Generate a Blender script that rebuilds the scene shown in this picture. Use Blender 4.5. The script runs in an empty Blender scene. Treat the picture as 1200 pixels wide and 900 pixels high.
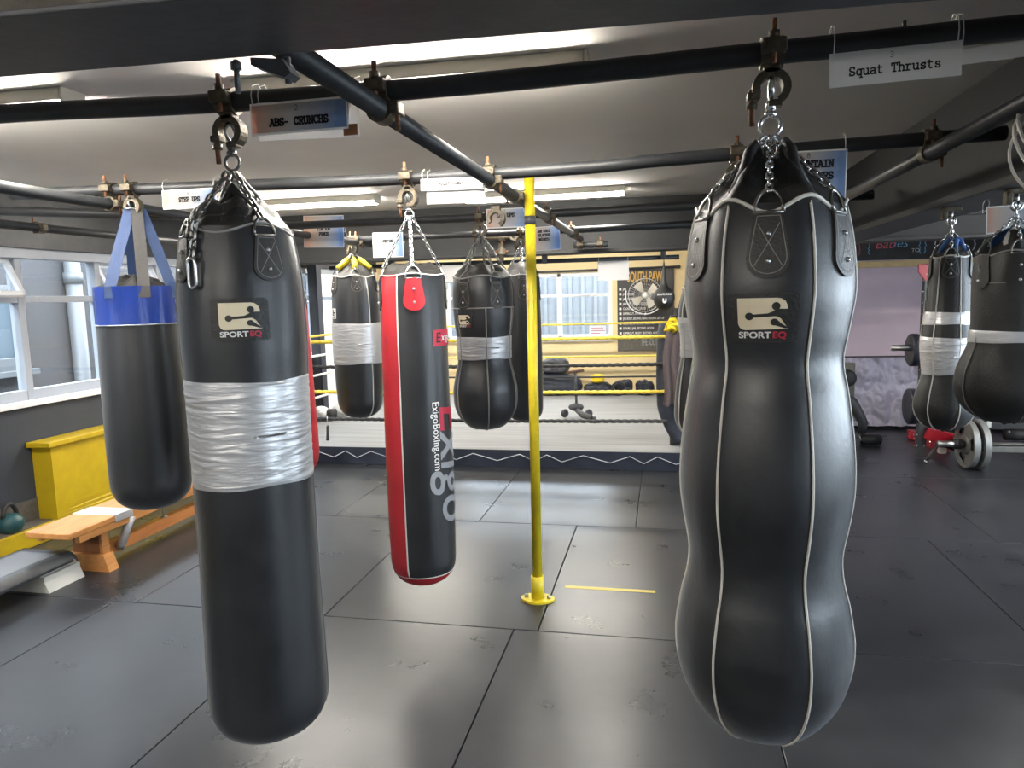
import bpy, bmesh, math, random
from mathutils import Vector, Matrix, noise
random.seed(7)
SC = bpy.context.scene
COL = SC.collection
PI = math.pi

# ------------------------------------------------------------------ camera
F = 841.0
PT, RL, YW, H = math.radians(6.94), math.radians(-1.526), math.radians(12.0), 1.5
_fw = Vector((-math.sin(YW)*math.cos(PT), math.cos(YW)*math.cos(PT), -math.sin(PT)))
_r0 = Vector((math.cos(YW), math.sin(YW), 0)); _u0 = _r0.cross(_fw)
CR = math.cos(RL)*_r0 + math.sin(RL)*_u0
CU = -math.sin(RL)*_r0 + math.cos(RL)*_u0
CAM = Vector((0, 0, H))
def ray(x, y): return _fw*F + CR*(x-600) + CU*(450-y)
def onY(x, y, Y): d = ray(x, y); return CAM + d*(Y/d.y)
def onX(x, y, X): d = ray(x, y); return CAM + d*(X/d.x)
def onZ(x, y, Z): d = ray(x, y); return CAM + d*((Z-H)/d.z)
def depth(p): return (Vector(p)-CAM).dot(_fw)

cd = bpy.data.cameras.new('camera'); cam = bpy.data.objects.new('camera', cd); COL.objects.link(cam)
cd.sensor_width = 36; cd.lens = F/1200*36; cd.clip_start = 0.05; cd.clip_end = 100
M = Matrix.Identity(4)
for i in range(3):
    M[i][0] = CR[i]; M[i][1] = CU[i]; M[i][2] = -_fw[i]; M[i][3] = CAM[i]
cam.matrix_world = M
SC.camera = cam

# ------------------------------------------------------------------ materials
def nodes(name):
    m = bpy.data.materials.new(name); m.use_nodes = True
    return m, m.node_tree.nodes, m.node_tree.links, m.node_tree.nodes['Principled BSDF']
def mat(name, c, rough=.5, metal=0, var=0, vscale=6, bump=0, bscale=80, c2=None, stretch=None, spec=.5, rvar=0, emit=None, estr=0, detail=4, thr=None, coat=0):
    m, N, L, P = nodes(name)
    P.inputs['Base Color'].default_value = (*c, 1); P.inputs['Roughness'].default_value = rough
    P.inputs['Metallic'].default_value = metal; P.inputs['Specular IOR Level'].default_value = spec
    P.inputs['Coat Weight'].default_value = coat
    if emit:
        P.inputs['Emission Color'].default_value = (*emit, 1); P.inputs['Emission Strength'].default_value = estr
    if var or c2 or bump or rvar:
        tc = N.new('ShaderNodeTexCoord'); mp = N.new('ShaderNodeMapping'); L.new(tc.outputs['Object'], mp.inputs['Vector'])
        if stretch: mp.inputs['Scale'].default_value = stretch
    if var or c2 or rvar:
        nz = N.new('ShaderNodeTexNoise'); nz.inputs['Scale'].default_value = vscale; nz.inputs['Detail'].default_value = detail
        nz.inputs['Roughness'].default_value = .6
        L.new(mp.outputs['Vector'], nz.inputs['Vector'])
        rp = N.new('ShaderNodeValToRGB')
        lo, hi = thr or (.3, .7)
        rp.color_ramp.elements[0].position = lo; rp.color_ramp.elements[1].position = hi
        cc = c2 or tuple(min(1, v*(1+var)) for v in c)
        ca = c if c2 else tuple(v*(1-var) for v in c)
        rp.color_ramp.elements[0].color = (*ca, 1); rp.color_ramp.elements[1].color = (*cc, 1)
        L.new(nz.outputs['Fac'], rp.inputs['Fac'])
        if var or c2: L.new(rp.outputs['Color'], P.inputs['Base Color'])
        if rvar:
            mr = N.new('ShaderNodeMapRange'); mr.inputs['From Min'].default_value = .3; mr.inputs['From Max'].default_value = .7
            mr.inputs['To Min'].default_value = rough-rvar; mr.inputs['To Max'].default_value = rough+rvar
            L.new(nz.outputs['Fac'], mr.inputs['Value']); L.new(mr.outputs['Result'], P.inputs['Roughness'])
    if bump:
        nb = N.new('ShaderNodeTexNoise'); nb.inputs['Scale'].default_value = bscale; nb.inputs['Detail'].default_value = 5
        L.new(mp.outputs['Vector'], nb.inputs['Vector'])
        bp = N.new('ShaderNodeBump'); bp.inputs['Strength'].default_value = bump; bp.inputs['Distance'].default_value = .01
        L.new(nb.outputs['Fac'], bp.inputs['Height']); L.new(bp.outputs['Normal'], P.inputs['Normal'])
    return m

M_ceil = mat('ceiling paint', (.84, .80, .74), .8, var=.05, vscale=1.2, stretch=(1, 1, 1))
M_floor = mat('black rubber matting', (.017, .0185, .0225), .30, c2=(.032, .0335, .038), vscale=2.6, rvar=.04, bump=.06, bscale=7, detail=6, spec=.34)
M_gap = mat('dark seam', (.008, .008, .008), .9)
M_blk = mat('black painted steel', (.042, .043, .047), .5, var=.3, vscale=5, bump=.12, bscale=30)
M_blk2 = mat('matt black beam paint', (.013, .013, .0135), .7, var=.3, vscale=5, bump=.12, bscale=30)
M_ground = mat('pale concrete ground', (.5, .5, .49), .9)
M_blkrough = mat('sooty brown black coating', (.085, .072, .056), .85, var=.5, vscale=9, bump=.5, bscale=60)
M_pipe = mat('black scaffold tube', (.022, .023, .025), .46, var=.3, vscale=8, spec=.33)
M_yellow = mat('yellow paint', (.47, .335, .009), .45, var=.1, vscale=7, bump=.06, bscale=40)
M_polpaint = mat('yellow pole paint', (.66, .52, .02), .4, var=.15, vscale=14, bump=.05, bscale=60)
M_rust = mat('weathered clamp steel', (.055, .041, .027), .52, .6, c2=(.115, .098, .07), vscale=40, bump=.3, bscale=150)
M_bolt = mat('rusty bolt', (.16, .07, .035), .7, .4, var=.4, vscale=60, bump=.3, bscale=200)
M_chrome = mat('zinc chain', (.62, .62, .62), .25, 1)
M_dchain = mat('dark nickel chain', (.20, .195, .185), .32, 1)
M_leather = mat('black leather', (.0125, .0133, .0155), .39, var=.35, vscale=5, bump=.07, bscale=60, spec=.55, rvar=.07)
def sheen(m, w, r=.45, t=(.85, .92, 1)):
    P = m.node_tree.nodes['Principled BSDF']; P.inputs['Sheen Weight'].default_value = w; P.inputs['Sheen Roughness'].default_value = r; P.inputs['Sheen Tint'].default_value = (*t, 1)
sheen(M_leather, .16)
M_leather2 = mat('matt black hide', (.012, .0117, .011), .5, var=.3, vscale=6, bump=.2, bscale=120, spec=.5)
M_tab = mat('black leather tab', (.018, .016, .014), .5, bump=.2, bscale=200)
M_cover = mat('black canvas cover', (.020, .019, .018), .55, var=.3, vscale=10, bump=.2, bscale=120)
M_pipng = mat('white piping', (.55, .53, .48), .5)
M_gpipng = mat('grey piping', (.22, .21, .20), .5)
M_stitch = mat('grey thread', (.20, .19, .175), .7)
M_redl = mat('red leather', (.41, .02, .03), .45, var=.12, vscale=6, bump=.1, bscale=120)
M_blue = mat('blue vinyl', (.012, .032, .19), .22, var=.2, vscale=8, bump=.9, bscale=16, stretch=(1, 1, .3))
M_bweb = mat('blue webbing', (.024, .05, .13), .7, bump=.3, bscale=200)
M_gweb = mat('charcoal webbing', (.045, .043, .042), .75, bump=.3, bscale=200)
M_cream = mat('cream print', (.72, .62, .44), .5)
M_white = mat('white print', (.74, .73, .70), .5)
M_redp = mat('red print', (.42, .018, .045), .5)
M_greyp = mat('grey print', (.30, .31, .33), .5)
M_ink = mat('black ink', (.012, .012, .014), .7)
M_paper = mat('white paper', (.64, .635, .635), .6)
M_tie = mat('clear nylon tie', (.62, .61, .58), .4)
M_frame = mat('window frame paint', (.36, .385, .425), .45)
M_frameO = mat('neighbour upvc', (.115, .12, .125), .4)
M_frameW = mat('white upvc', (.80, .81, .83), .4)
M_wallL = mat('dark grey wall paint', (.034, .041, .054), .6, var=.12, vscale=3, bump=.1, bscale=40)
M_conc = mat('bare grey render', (.11, .10, .088), .85, var=.25, vscale=30, bump=.3, bscale=90)
M_wallG = mat('grey rear wall', (.30, .31, .33), .7)
M_wallB = mat('yellow cream wall paint', (.80, .64, .36), .65, var=.06, vscale=3)
M_pink = mat('pale pink wall', (.60, .47, .53), .7, var=.08, vscale=2)
M_wood = mat('pine wood', (.62, .28, .085), .42, c2=(.45, .19, .06), vscale=6, stretch=(6, .7, 6), bump=.06, bscale=30)
M_woodd = mat('dark varnished wood', (.26, .10, .035), .45, c2=(.19, .07, .025), vscale=6, stretch=(6, 6, .8))
M_strip = mat('pale wood strip', (.60, .40, .16), .5, var=.15, vscale=8)
M_board = mat('chalkboard', (.035, .033, .032), .8, var=.2, vscale=6)
M_canvas = mat('ring canvas', (.195, .194, .195), .8, c2=(.275, .274, .275), vscale=2.2, stretch=(.5, 7, 1), bump=.1, bscale=12)
M_apron = mat('navy apron vinyl', (.022, .027, .042), .45, var=.2, vscale=4, bump=.1, bscale=12)
M_cord = mat('white cord', (.55, .56, .58), .7)
M_ropey = mat('yellow rope cover', (.72, .55, .06), .5, var=.15, vscale=30)
M_ropeb = mat('black rope cover', (.02, .02, .022), .6)
M_ropew = mat('white rope', (.68, .67, .64), .6)
M_lampbody = mat('cream lamp body', (.66, .62, .52), .4)
M_tube = mat('lit lamp diffuser', (1, .97, .9), .4, emit=(1, .95, .865), estr=46)
M_steel = mat('polished steel bar', (.55, .55, .56), .28, 1)
M_iron = mat('grey cast iron plate', (.20, .20, .19), .45, .3, var=.15, vscale=20)
M_rubber = mat('black rubber', (.016, .016, .017), .6)
M_red = mat('red powder coat', (.36, .010, .022), .38)
M_navy = mat('navy plate', (.013, .015, .024), .45)
M_step = mat('grey step mat', (.17, .175, .19), .6, bump=.2, bscale=160)
M_stepd = mat('dark grey step side', (.045, .048, .052), .5)
M_stepw = mat('pale grey plastic', (.55, .54, .50), .5)
M_kettle = mat('teal kettlebell vinyl', (.02, .075, .085), .35)
M_sheet = mat('lilac dust sheet', (.44, .41, .50), .55, var=.12, vscale=3, bump=.6, bscale=7, spec=.4)
M_cloth1 = mat('brown towel', (.10, .075, .075), .9, bump=.3, bscale=60)
M_cloth2 = mat('pale grey towel', (.46, .46, .48), .9, bump=.3, bscale=60)
M_wrap = mat('yellow hand wraps', (.80, .58, .02), .8, var=.15, vscale=40)
M_gold = mat('gold print', (.62, .36, .05), .5)
M_poster = mat('charcoal poster', (.055, .052, .052), .6)
M_bag1 = mat('dark navy nylon', (.020, .024, .036), .6, var=.4, vscale=12, bump=.4, bscale=18)
M_bag2 = mat('dark grey nylon', (.05, .05, .058), .65, var=.4, vscale=14, bump=.4, bscale=18)
M_brown = mat('brown foam grip', (.10, .045, .03), .7)
M_glovew = mat('white glove leather', (.62, .61, .58), .45)
M_blind = mat('brown roller blind', (.23, .17, .12), .8, bump=.2, bscale=80)
M_extL = mat('pebbledash render', (.056, .0535, .055), .9, var=.14, vscale=30)
M_extB = mat('pale blue cladding', (.125, .135, .152), .7, var=.05, vscale=3)
M_extP = mat('white rainwater pipe', (.10, .104, .108), .45)
M_dglass = mat('dark distant glazing', (.10, .125, .145), .1, spec=.6)
M_vent = mat('terracotta louvre', (.45, .36, .32), .8)
M_cable = mat('beige cable', (.48, .45, .40), .5)
M_ytape = mat('yellow floor tape', (.62, .48, .10), .5)
M_jwhite = mat('jersey white', (.6, .6, .6), .8)
M_cred = mat('red chalk', (.62, .10, .14), .9); M_cblue = mat('blue chalk', (.14, .36, .58), .9); M_cwhite = mat('white chalk', (.62, .62, .62), .9)
M_sleeve = mat('yellow chain sleeve', (.58, .47, .03), .5, var=.2, vscale=40)
M_rag = mat('blue rag tie', (.03, .09, .26), .8)

# duct tape : silver with stretched crinkles
def make_tape():
    m, N, L, P = nodes('silver duct tape')
    P.inputs['Base Color'].default_value = (.56, .56, .57, 1); P.inputs['Metallic'].default_value = .45; P.inputs['Roughness'].default_value = .36
    tc = N.new('ShaderNodeTexCoord'); mp = N.new('ShaderNodeMapping'); L.new(tc.outputs['Object'], mp.inputs['Vector'])
    mp.inputs['Scale'].default_value = (1, 1, 6.5)
    n1 = N.new('ShaderNodeTexNoise'); n1.inputs['Scale'].default_value = 5; n1.inputs['Detail'].default_value = 5; n1.inputs['Distortion'].default_value = 1.1
    try: n1.noise_type = 'RIDGED_MULTIFRACTAL'
    except Exception: pass
    L.new(mp.outputs['Vector'], n1.inputs['Vector'])
    n2 = N.new('ShaderNodeTexNoise'); n2.inputs['Scale'].default_value = 26; n2.inputs['Detail'].default_value = 3
    L.new(mp.outputs['Vector'], n2.inputs['Vector'])
    ad = N.new('ShaderNodeMath'); ad.operation = 'MULTIPLY_ADD'; ad.inputs[1].default_value = .25
    L.new(n2.outputs['Fac'], ad.inputs[0]); L.new(n1.outputs['Fac'], ad.inputs[2])
    bp = N.new('ShaderNodeBump'); bp.inputs['Strength'].default_value = .75; bp.inputs['Distance'].default_value = .008
    L.new(ad.outputs['Value'], bp.inputs['Height']); L.new(bp.outputs['Normal'], P.inputs['Normal'])
    return m
M_tape = make_tape()
# window glass: thin clear pane
def make_glass():
    m, N, L, P = nodes('window glass')
    out = N['Material Output']; N.remove(P)
    tr = N.new('ShaderNodeBsdfTransparent'); tr.inputs['Color'].default_value = (.95, .97, .98, 1)
    gl = N.new('ShaderNodeBsdfGlossy'); gl.inputs['Roughness'].default_value = .02
    fr = N.new('ShaderNodeFresnel'); ge = N.new('ShaderNodeNewGeometry'); mr = N.new('ShaderNodeMapRange')
    mr.inputs['To Min'].default_value = 1.45; mr.inputs['To Max'].default_value = 1/1.45   # the same pane from either face
    L.new(ge.outputs['Backfacing'], mr.inputs['Value']); L.new(mr.outputs['Result'], fr.inputs['IOR'])
    mx = N.new('ShaderNodeMixShader')
    L.new(fr.outputs['Fac'], mx.inputs['Fac']); L.new(tr.outputs['BSDF'], mx.inputs[1]); L.new(gl.outputs['BSDF'], mx.inputs[2])
    L.new(mx.outputs['Shader'], out.inputs['Surface'])
    return m
M_glass = make_glass()
def translucent(m, f):
    N, L = m.node_tree.nodes, m.node_tree.links; P = N['Principled BSDF']; out = N['Material Output']
    t = N.new('ShaderNodeBsdfTranslucent'); mx = N.new('ShaderNodeMixShader'); mx.inputs['Fac'].default_value = f
    if P.inputs['Base Color'].links: L.new(P.inputs['Base Color'].links[0].from_socket, t.inputs['Color'])
    else: t.inputs['Color'].default_value = P.inputs['Base Color'].default_value
    L.new(P.outputs['BSDF'], mx.inputs[1]); L.new(t.outputs['BSDF'], mx.inputs[2]); L.new(mx.outputs['Shader'], out.inputs['Surface'])
translucent(M_paper, .5)
# printed sign: orange on the left edge, cream in the middle, blue on the right
def make_sign(axis_scale):
    m, N, L, P = nodes('printed sign paper')
    tc = N.new('ShaderNodeTexCoord'); sp = N.new('ShaderNodeSeparateXYZ'); L.new(tc.outputs['Generated'], sp.inputs['Vector'])
    nz = N.new('ShaderNodeTexNoise'); nz.inputs['Scale'].default_value = 3.5; nz.inputs['Detail'].default_value = 3; L.new(tc.outputs['Generated'], nz.inputs['Vector'])
    ad = N.new('ShaderNodeMath'); ad.operation = 'MULTIPLY_ADD'; ad.inputs[1].default_value = .22
    L.new(nz.outputs['Fac'], ad.inputs[0]); L.new(sp.outputs['X'], ad.inputs[2])
    rp = N.new('ShaderNodeValToRGB'); e = rp.color_ramp.elements
    e[0].position = .10; e[0].color = (.56, .31, .22, 1); e[1].position = 1.1; e[1].color = (.20, .31, .53, 1)
    for p, c in ((.28, (.57, .45, .38, 1)), (.48, (.49, .455, .425, 1)), (.74, (.45, .465, .51, 1)), (.98, (.26, .36, .55, 1))):
        a = e.new(p); a.color = c
    L.new(ad.outputs['Value'], rp.inputs['Fac']); L.new(rp.outputs['Color'], P.inputs['Base Color'])
    P.inputs['Roughness'].default_value = .4
    return m
M_sign = make_sign(1); translucent(M_sign, .4)

# ------------------------------------------------------------------ mesh builder
class MB:
    def __init__(s): s.v = []; s.f = []; s.sm = []
    def add(s, vs, fs, smooth=True):
        b = len(s.v); s.v += [Vector(v) for v in vs]
        for f in fs: s.f.append([b+i for i in f]); s.sm.append(smooth)
        return s
    def box(s, c, d, rot=None, bev=0):
        bm = bmesh.new(); bmesh.ops.create_cube(bm, size=1)
        for v in bm.verts: v.co = Vector((v.co.x*d[0], v.co.y*d[1], v.co.z*d[2]))
        if bev: bmesh.ops.bevel(bm, geom=bm.edges[:], offset=min(bev, .45*min(d)), segments=2, affect='EDGES', profile=.5)
        c = Vector(c); bm.verts.index_update()
        vs = [(c + (rot @ v.co if rot else v.co)) for v in bm.verts]
        fs = [[v.index for v in f.verts] for f in bm.faces]
        bm.free(); return s.add(vs, fs, False)
    def bx(s, x0, x1, y0, y1, z0, z1, bev=0):
        return s.box(((x0+x1)/2, (y0+y1)/2, (z0+z1)/2), (abs(x1-x0), abs(y1-y0), abs(z1-z0)), None, bev)
    def tube(s, pts, r, n=8, closed=False, caps=True):
        pts = [Vector(p) for p in pts]; m = len(pts)
        rs = r if isinstance(r, (list, tuple)) else [r]*m
        def tan(i):
            a = pts[(i-1) % m] if (closed or i > 0) else pts[i]; b = pts[(i+1) % m] if (closed or i < m-1) else pts[i]
            return (b-a).normalized()
        t = tan(0); up = Vector((0, 0, 1)) if abs(t.z) < .9 else Vector((1, 0, 0))
        x = t.cross(up).normalized(); vs = []
        for i in range(m):
            t2 = tan(i); x = (x - t2*x.dot(t2))
            x = x.normalized() if x.length > 1e-6 else t2.orthogonal().normalized()
            y = t2.cross(x)
            for k in range(n):
                a = 2*PI*k/n; vs.append(pts[i] + (x*math.cos(a)+y*math.sin(a))*rs[i])
        fs = []
        for i in range(m if closed else m-1):
            for k in range(n):
                a = i*n+k; b = i*n+(k+1) % n; j = ((i+1) % m)*n
                fs.append((a, b, j+(k+1) % n, j+k))
        if not closed and caps:
            fs.append(tuple(reversed(range(n)))); fs.append(tuple((m-1)*n+k for k in range(n)))
        return s.add(vs, fs)
    def cyl(s, p0, p1, r, r1=None, n=16): return s.tube([p0, p1], [r, r if r1 is None else r1], n)
    def sphere(s, c, r, n=16, m=10, rot=None):
        r = r if isinstance(r, (tuple, list)) else (r, r, r); c = Vector(c); vs = []; fs = []
        vs.append(Vector((0, 0, -r[2])))
        for j in range(1, m):
            p = -PI/2+PI*j/m
            for i in range(n):
                a = 2*PI*i/n; vs.append(Vector((r[0]*math.cos(p)*math.cos(a), r[1]*math.cos(p)*math.sin(a), r[2]*math.sin(p))))
        vs.append(Vector((0, 0, r[2])))
        for i in range(n): fs.append((0, 1+(i+1) % n, 1+i))
        for j in range(m-2):
            for i in range(n):
                a = 1+j*n+i; b = 1+j*n+(i+1) % n; fs.append((a, b, b+n, a+n))
        t = len(vs)-1
        for i in range(n): fs.append((t, t-n+i, t-n+(i+1) % n))
        return s.add([c+(rot @ v if rot else v) for v in vs], fs)
    def lathe(s, prof, c=(0, 0, 0), n=24, axis=None):
        # prof list of (r, h); axis: Matrix3 turning z to the wanted axis
        c = Vector(c); vs = []; fs = []
        for r, h in prof:
            for i in range(n):
                a = 2*PI*i/n; v = Vector((r*math.cos(a), r*math.sin(a), h)); vs.append(c+(axis @ v if axis else v))
        for j in range(len(prof)-1):
            for i in range(n):
                a = j*n+i; b = j*n+(i+1) % n; fs.append((a, b, b+n, a+n))
        if prof[0][0] > 1e-6: fs.append(tuple(reversed(range(n))))
        if prof[-1][0] > 1e-6: fs.append(tuple((len(prof)-1)*n+i for i in range(n)))
        return s.add(vs, fs)
    def grid(s, fn, nu, nv, wrap=False, capend=False):
        vs = [fn(i/(nu if wrap else nu-1), j/(nv-1)) for j in range(nv) for i in range(nu)]; fs = []
        for j in range(nv-1):
            for i in range(nu if wrap else nu-1):
                a = j*nu+i; b = j*nu+(i+1) % nu; fs.append((a, b, b+nu, a+nu))
        if capend and wrap:
            fs.append(tuple(reversed(range(nu)))); fs.append(tuple((nv-1)*nu+i for i in range(nu)))
        return s.add(vs, fs)
    def prism(s, poly, o, ux, uy, th):
        o = Vector(o); ux = Vector(ux); uy = Vector(uy); w = ux.cross(uy).normalized()*th; n = len(poly)
        vs = [o+ux*a+uy*b+w/2 for a, b in poly]+[o+ux*a+uy*b-w/2 for a, b in poly]
        fs = [tuple(range(n)), tuple(reversed(range(n, 2*n)))]+[(i, n+i, n+(i+1) % n, (i+1) % n) for i in range(n)]
        return s.add(vs, fs, False)
    def build(s, name, m, parent=None, origin=None, label=None):
        if parent is not None:
            o = parent; base = o.location.copy()
            while o.parent is not None: o = o.parent; base += o.location
        elif origin is not None: base = Vector(origin)
        else:
            xs = [v.x for v in s.v]; ys = [v.y for v in s.v]; zs = [v.z for v in s.v]
            base = Vector(((min(xs)+max(xs))/2, (min(ys)+max(ys))/2, min(zs)))
        me = bpy.data.meshes.new(name)
        me.from_pydata([v-base for v in s.v], [], s.f); me.update()
        bm = bmesh.new(); bm.from_mesh(me); bmesh.ops.recalc_face_normals(bm, faces=bm.faces[:]); bm.to_mesh(me); bm.free()
        me.polygons.foreach_set('use_smooth', s.sm)
        me.materials.append(m)
        ob = bpy.data.objects.new(name, me); COL.objects.link(ob)
        if parent is not None: ob.parent = parent
        else: ob.location = base
        if label: ob['label'] = label
        return ob

def tag(o, label=None, cat=None, group=None, kind=None):
    if label: o['label'] = label
    if cat: o['category'] = cat
    if group: o['group'] = group
    if kind: o['kind'] = kind
    return o
def thing(name, label, cat, loc, group=None):
    o = bpy.data.objects.new(name, None); COL.objects.link(o); o.location = Vector(loc); o.empty_display_size = .1
    return tag(o, label, cat, group)
def struct(name, mb, m, parent=None):
    o = mb.build(name, m, parent)
    if parent is None: o['kind'] = 'structure'
    return o
KIDS = {}
def dup(root, loc, rotz=None, scale=None, label=None, group=None):
    def cp(o, par):
        c = o.copy(); COL.objects.link(c); c.parent = par
        for ch in [x for x in COL.objects if x.parent == o]: cp(ch, c)
        return c
    c = cp(root, None); c.location = Vector(loc)
    if rotz is not None: c.rotation_euler = (0, 0, rotz)
    if scale: c.scale = scale if isinstance(scale, tuple) else (scale,)*3
    if label: c['label'] = label
    if group: c['group'] = group
    return c

# ------------------------------------------------------------------ flat glyphs
# slab-serif stroke letters (typewriter look); coordinates in a 0..0.6 x 0..1 cell
def arc(cx, cy, rx, ry, a0, a1, n=10): return [(cx+rx*math.cos(math.radians(a0+(a1-a0)*i/n)), cy+ry*math.sin(math.radians(a0+(a1-a0)*i/n))) for i in range(n+1)]
def sf(x, y, w=.09): return [(x-w, y), (x+w, y)]
G = {
 'A': [[(.04, 0), (.3, .72), (.56, 0)], [(.14, .25), (.46, .25)], sf(.06, 0), sf(.54, 0), [(.16, .72), (.32, .72)]],
 'B': [[(.12, 0), (.12, .72)], [(.03, .72), (.34, .72)]+arc(.34, .545, .17, .175, 90, -90)+[(.12, .37)], [(.34, .37)]+arc(.36, .185, .19, .185, 90, -90)+[(.03, 0)]],
 'C': [arc(.31, .36, .25, .36, 40, 320, 16), [(.51, .5), (.51, .7)]],
 'E': [[(.12, 0), (.12, .72)], [(.03, .72), (.52, .72), (.52, .55)], [(.12, .38), (.38, .38)], [(.03, 0), (.54, 0), (.54, .18)], [(.38, .3), (.38, .46)]],
 'G': [arc(.31, .36, .25, .36, 40, 310, 16), [(.50, .5), (.50, .7)], [(.48, .08), (.48, .32)], [(.34, .32), (.56, .32)]],
 'H': [[(.11, 0), (.11, .72)], [(.49, 0), (.49, .72)], [(.11, .37), (.49, .37)], sf(.11, 0), sf(.49, 0), sf(.11, .72), sf(.49, .72)],
 'I': [[(.3, 0), (.3, .72)], sf(.3, 0, .17), sf(.3, .72, .17)],
 'J': [[(.42, .72), (.42, .2)]+arc(.26, .18, .16, .18, 0, -180)+[(.1, .28)], sf(.42, .72, .13)],
 'K': [[(.11, 0), (.11, .72)], [(.5, .72), (.11, .3)], [(.24, .42), (.52, 0)], sf(.11, 0), sf(.5, 0), sf(.11, .72), sf(.48, .72)],
 'L': [[(.17, 0), (.17, .72)], [(.03, 0), (.53, 0), (.53, .24)], sf(.17, .72, .13)],
 'M': [[(.08, 0), (.08, .72), (.3, .25), (.52, .72), (.52, 0)], sf(.08, 0, .08), sf(.52, 0, .08), sf(.06, .72, .06), sf(.54, .72, .06)],
 'N': [[(.1, 0), (.1, .72), (.49, 0), (.49, .72)], sf(.1, 0), sf(.07, .72, .07), sf(.49, .72)],
 'O': [arc(.3, .36, .26, .36, 0, 360, 20)],
 'P': [[(.12, 0), (.12, .72)], [(.03, .72), (.34, .72)]+arc(.34, .52, .19, .2, 90, -90)+[(.12, .32)], sf(.14, 0, .13)],
 'Q': [arc(.3, .36, .26, .36, 0, 360, 20), [(.2, -.12), (.32, .02), (.46, -.12)]],
 'R': [[(.12, 0), (.12, .72)], [(.03, .72), (.34, .72)]+arc(.34, .54, .17, .18, 90, -90)+[(.12, .36)], [(.3, .36), (.48, 0), (.58, 0)], sf(.12, 0)],
 'S': [arc(.3, .53, .2, .19, 30, 270, 12)+arc(.3, .17, .22, .17, 90, -150, 12), [(.49, .56), (.49, .72)], [(.1, 0), (.1, .17)]],
 'T': [[(.3, 0), (.3, .72)], [(.06, .54), (.06, .72), (.54, .72), (.54, .54)], sf(.3, 0, .13)],
 'U': [[(.11, .72), (.11, .25)]+arc(.3, .22, .19, .22, 180, 360)+[(.49, .72)], sf(.11, .72), sf(.49, .72)],
 'W': [[(.06, .72), (.17, 0), (.3, .5), (.43, 0), (.54, .72)], sf(.08, .72), sf(.52, .72)],
 'a': [[(.1, .44)]+arc(.28, .38, .17, .12, 130, 0, 8)+[(.45, 0), (.56, 0)], [(.45, .27), (.25, .27)]+arc(.22, .13, .14, .13, 90, 270, 8)+[(.34, .02), (.45, .12)]],
 'h': [[(.12, 0), (.12, .74), (.02, .74)], [(.12, .36)]+arc(.3, .34, .18, .16, 160, 0, 8)+[(.48, 0)], sf(.12, 0), sf(.48, 0)],
 'j': [[(.14, .5), (.38, .5), (.38, -.08)]+arc(.24, -.08, .14, .14, 0, -110, 6), [(.36, .68), (.40, .68)]],
 'm': [[(.01, .5), (.09, .5), (.09, 0)], [(.09, .4)]+arc(.19, .38, .1, .11, 150, 0, 6)+[(.29, 0)], [(.29, .4)]+arc(.4, .38, .1, .11, 150, 0, 6)+[(.5, 0)], sf(.09, 0, .06), sf(.3, 0, .05), sf(.52, 0, .05)],
 'p': [[(.01, .5), (.12, .5), (.12, -.22)], arc(.31, .25, .2, .25, 0, 360, 14), sf(.12, -.22, .11)],
 'q': [[(.58, .5), (.48, .5), (.48, -.22)], arc(.29, .25, .2, .25, 0, 360, 14), sf(.48, -.22, .11)],
 'r': [[(.05, .5), (.18, .5), (.18, 0)], [(.18, .34)]+arc(.38, .34, .18, .16, 150, 50, 6), [(.05, 0), (.36, 0)]],
 's': [arc(.3, .37, .17, .12, 20, 270, 8)+arc(.3, .12, .19, .125, 90, -160, 8), [(.46, .36), (.46, .5)], [(.13, 0), (.13, .13)]],
 't': [[(.2, .68), (.2, .14)]+arc(.34, .14, .14, .14, 180, 310, 6), [(.06, .5), (.46, .5)]],
 'u': [[(.02, .5), (.11, .5), (.11, .16)]+arc(.27, .15, .16, .15, 180, 350, 8), [(.36, .5), (.47, .5), (.47, 0), (.56, 0)]],
 'v': [[(.06, .5), (.3, 0), (.54, .5)], sf(.1, .5), sf(.5, .5)],
 '-': [[(.08, .32), (.44, .32)]], '(': [arc(.6, .32, .34, .5, 130, 230)], ')': [arc(0, .32, .34, .5, 50, -50)], ',': [[(.3, .06), (.2, -.16)]],
 '2': [arc(.3, .52, .2, .2, 170, -30, 10)+[(.08, 0), (.52, 0)]], '3': [arc(.28, .54, .18, .18, 150, -90, 10)+arc(.28, .18, .2, .18, 90, -150, 10)],
 '4': [[(.4, 0), (.4, .72), (.06, .22), (.54, .22)]], '8': [arc(.3, .54, .16, .17, 0, 360, 12), arc(.3, .18, .2, .19, 0, 360, 12)], '7': [[(.08, .72), (.52, .72), (.24, 0)]], ' ': [], '0': [arc(.3, .36, .22, .36, 0, 360, 16)],
 '9': [arc(.3, .52, .19, .2, 0, 360, 12), [(.49, .5), (.4, 0)]], '5': [[(.5, .72), (.14, .72), (.12, .4)]+arc(.29, .22, .22, .22, 120, -150, 10)],
 '{': [[(.4, .9), (.25, .8), (.3, .5), (.15, .38), (.3, .25), (.25, -.05), (.4, -.15)]], '}': [[(.2, .9), (.35, .8), (.3, .5), (.45, .38), (.3, .25), (.35, -.05), (.2, -.15)]],
}
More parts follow.
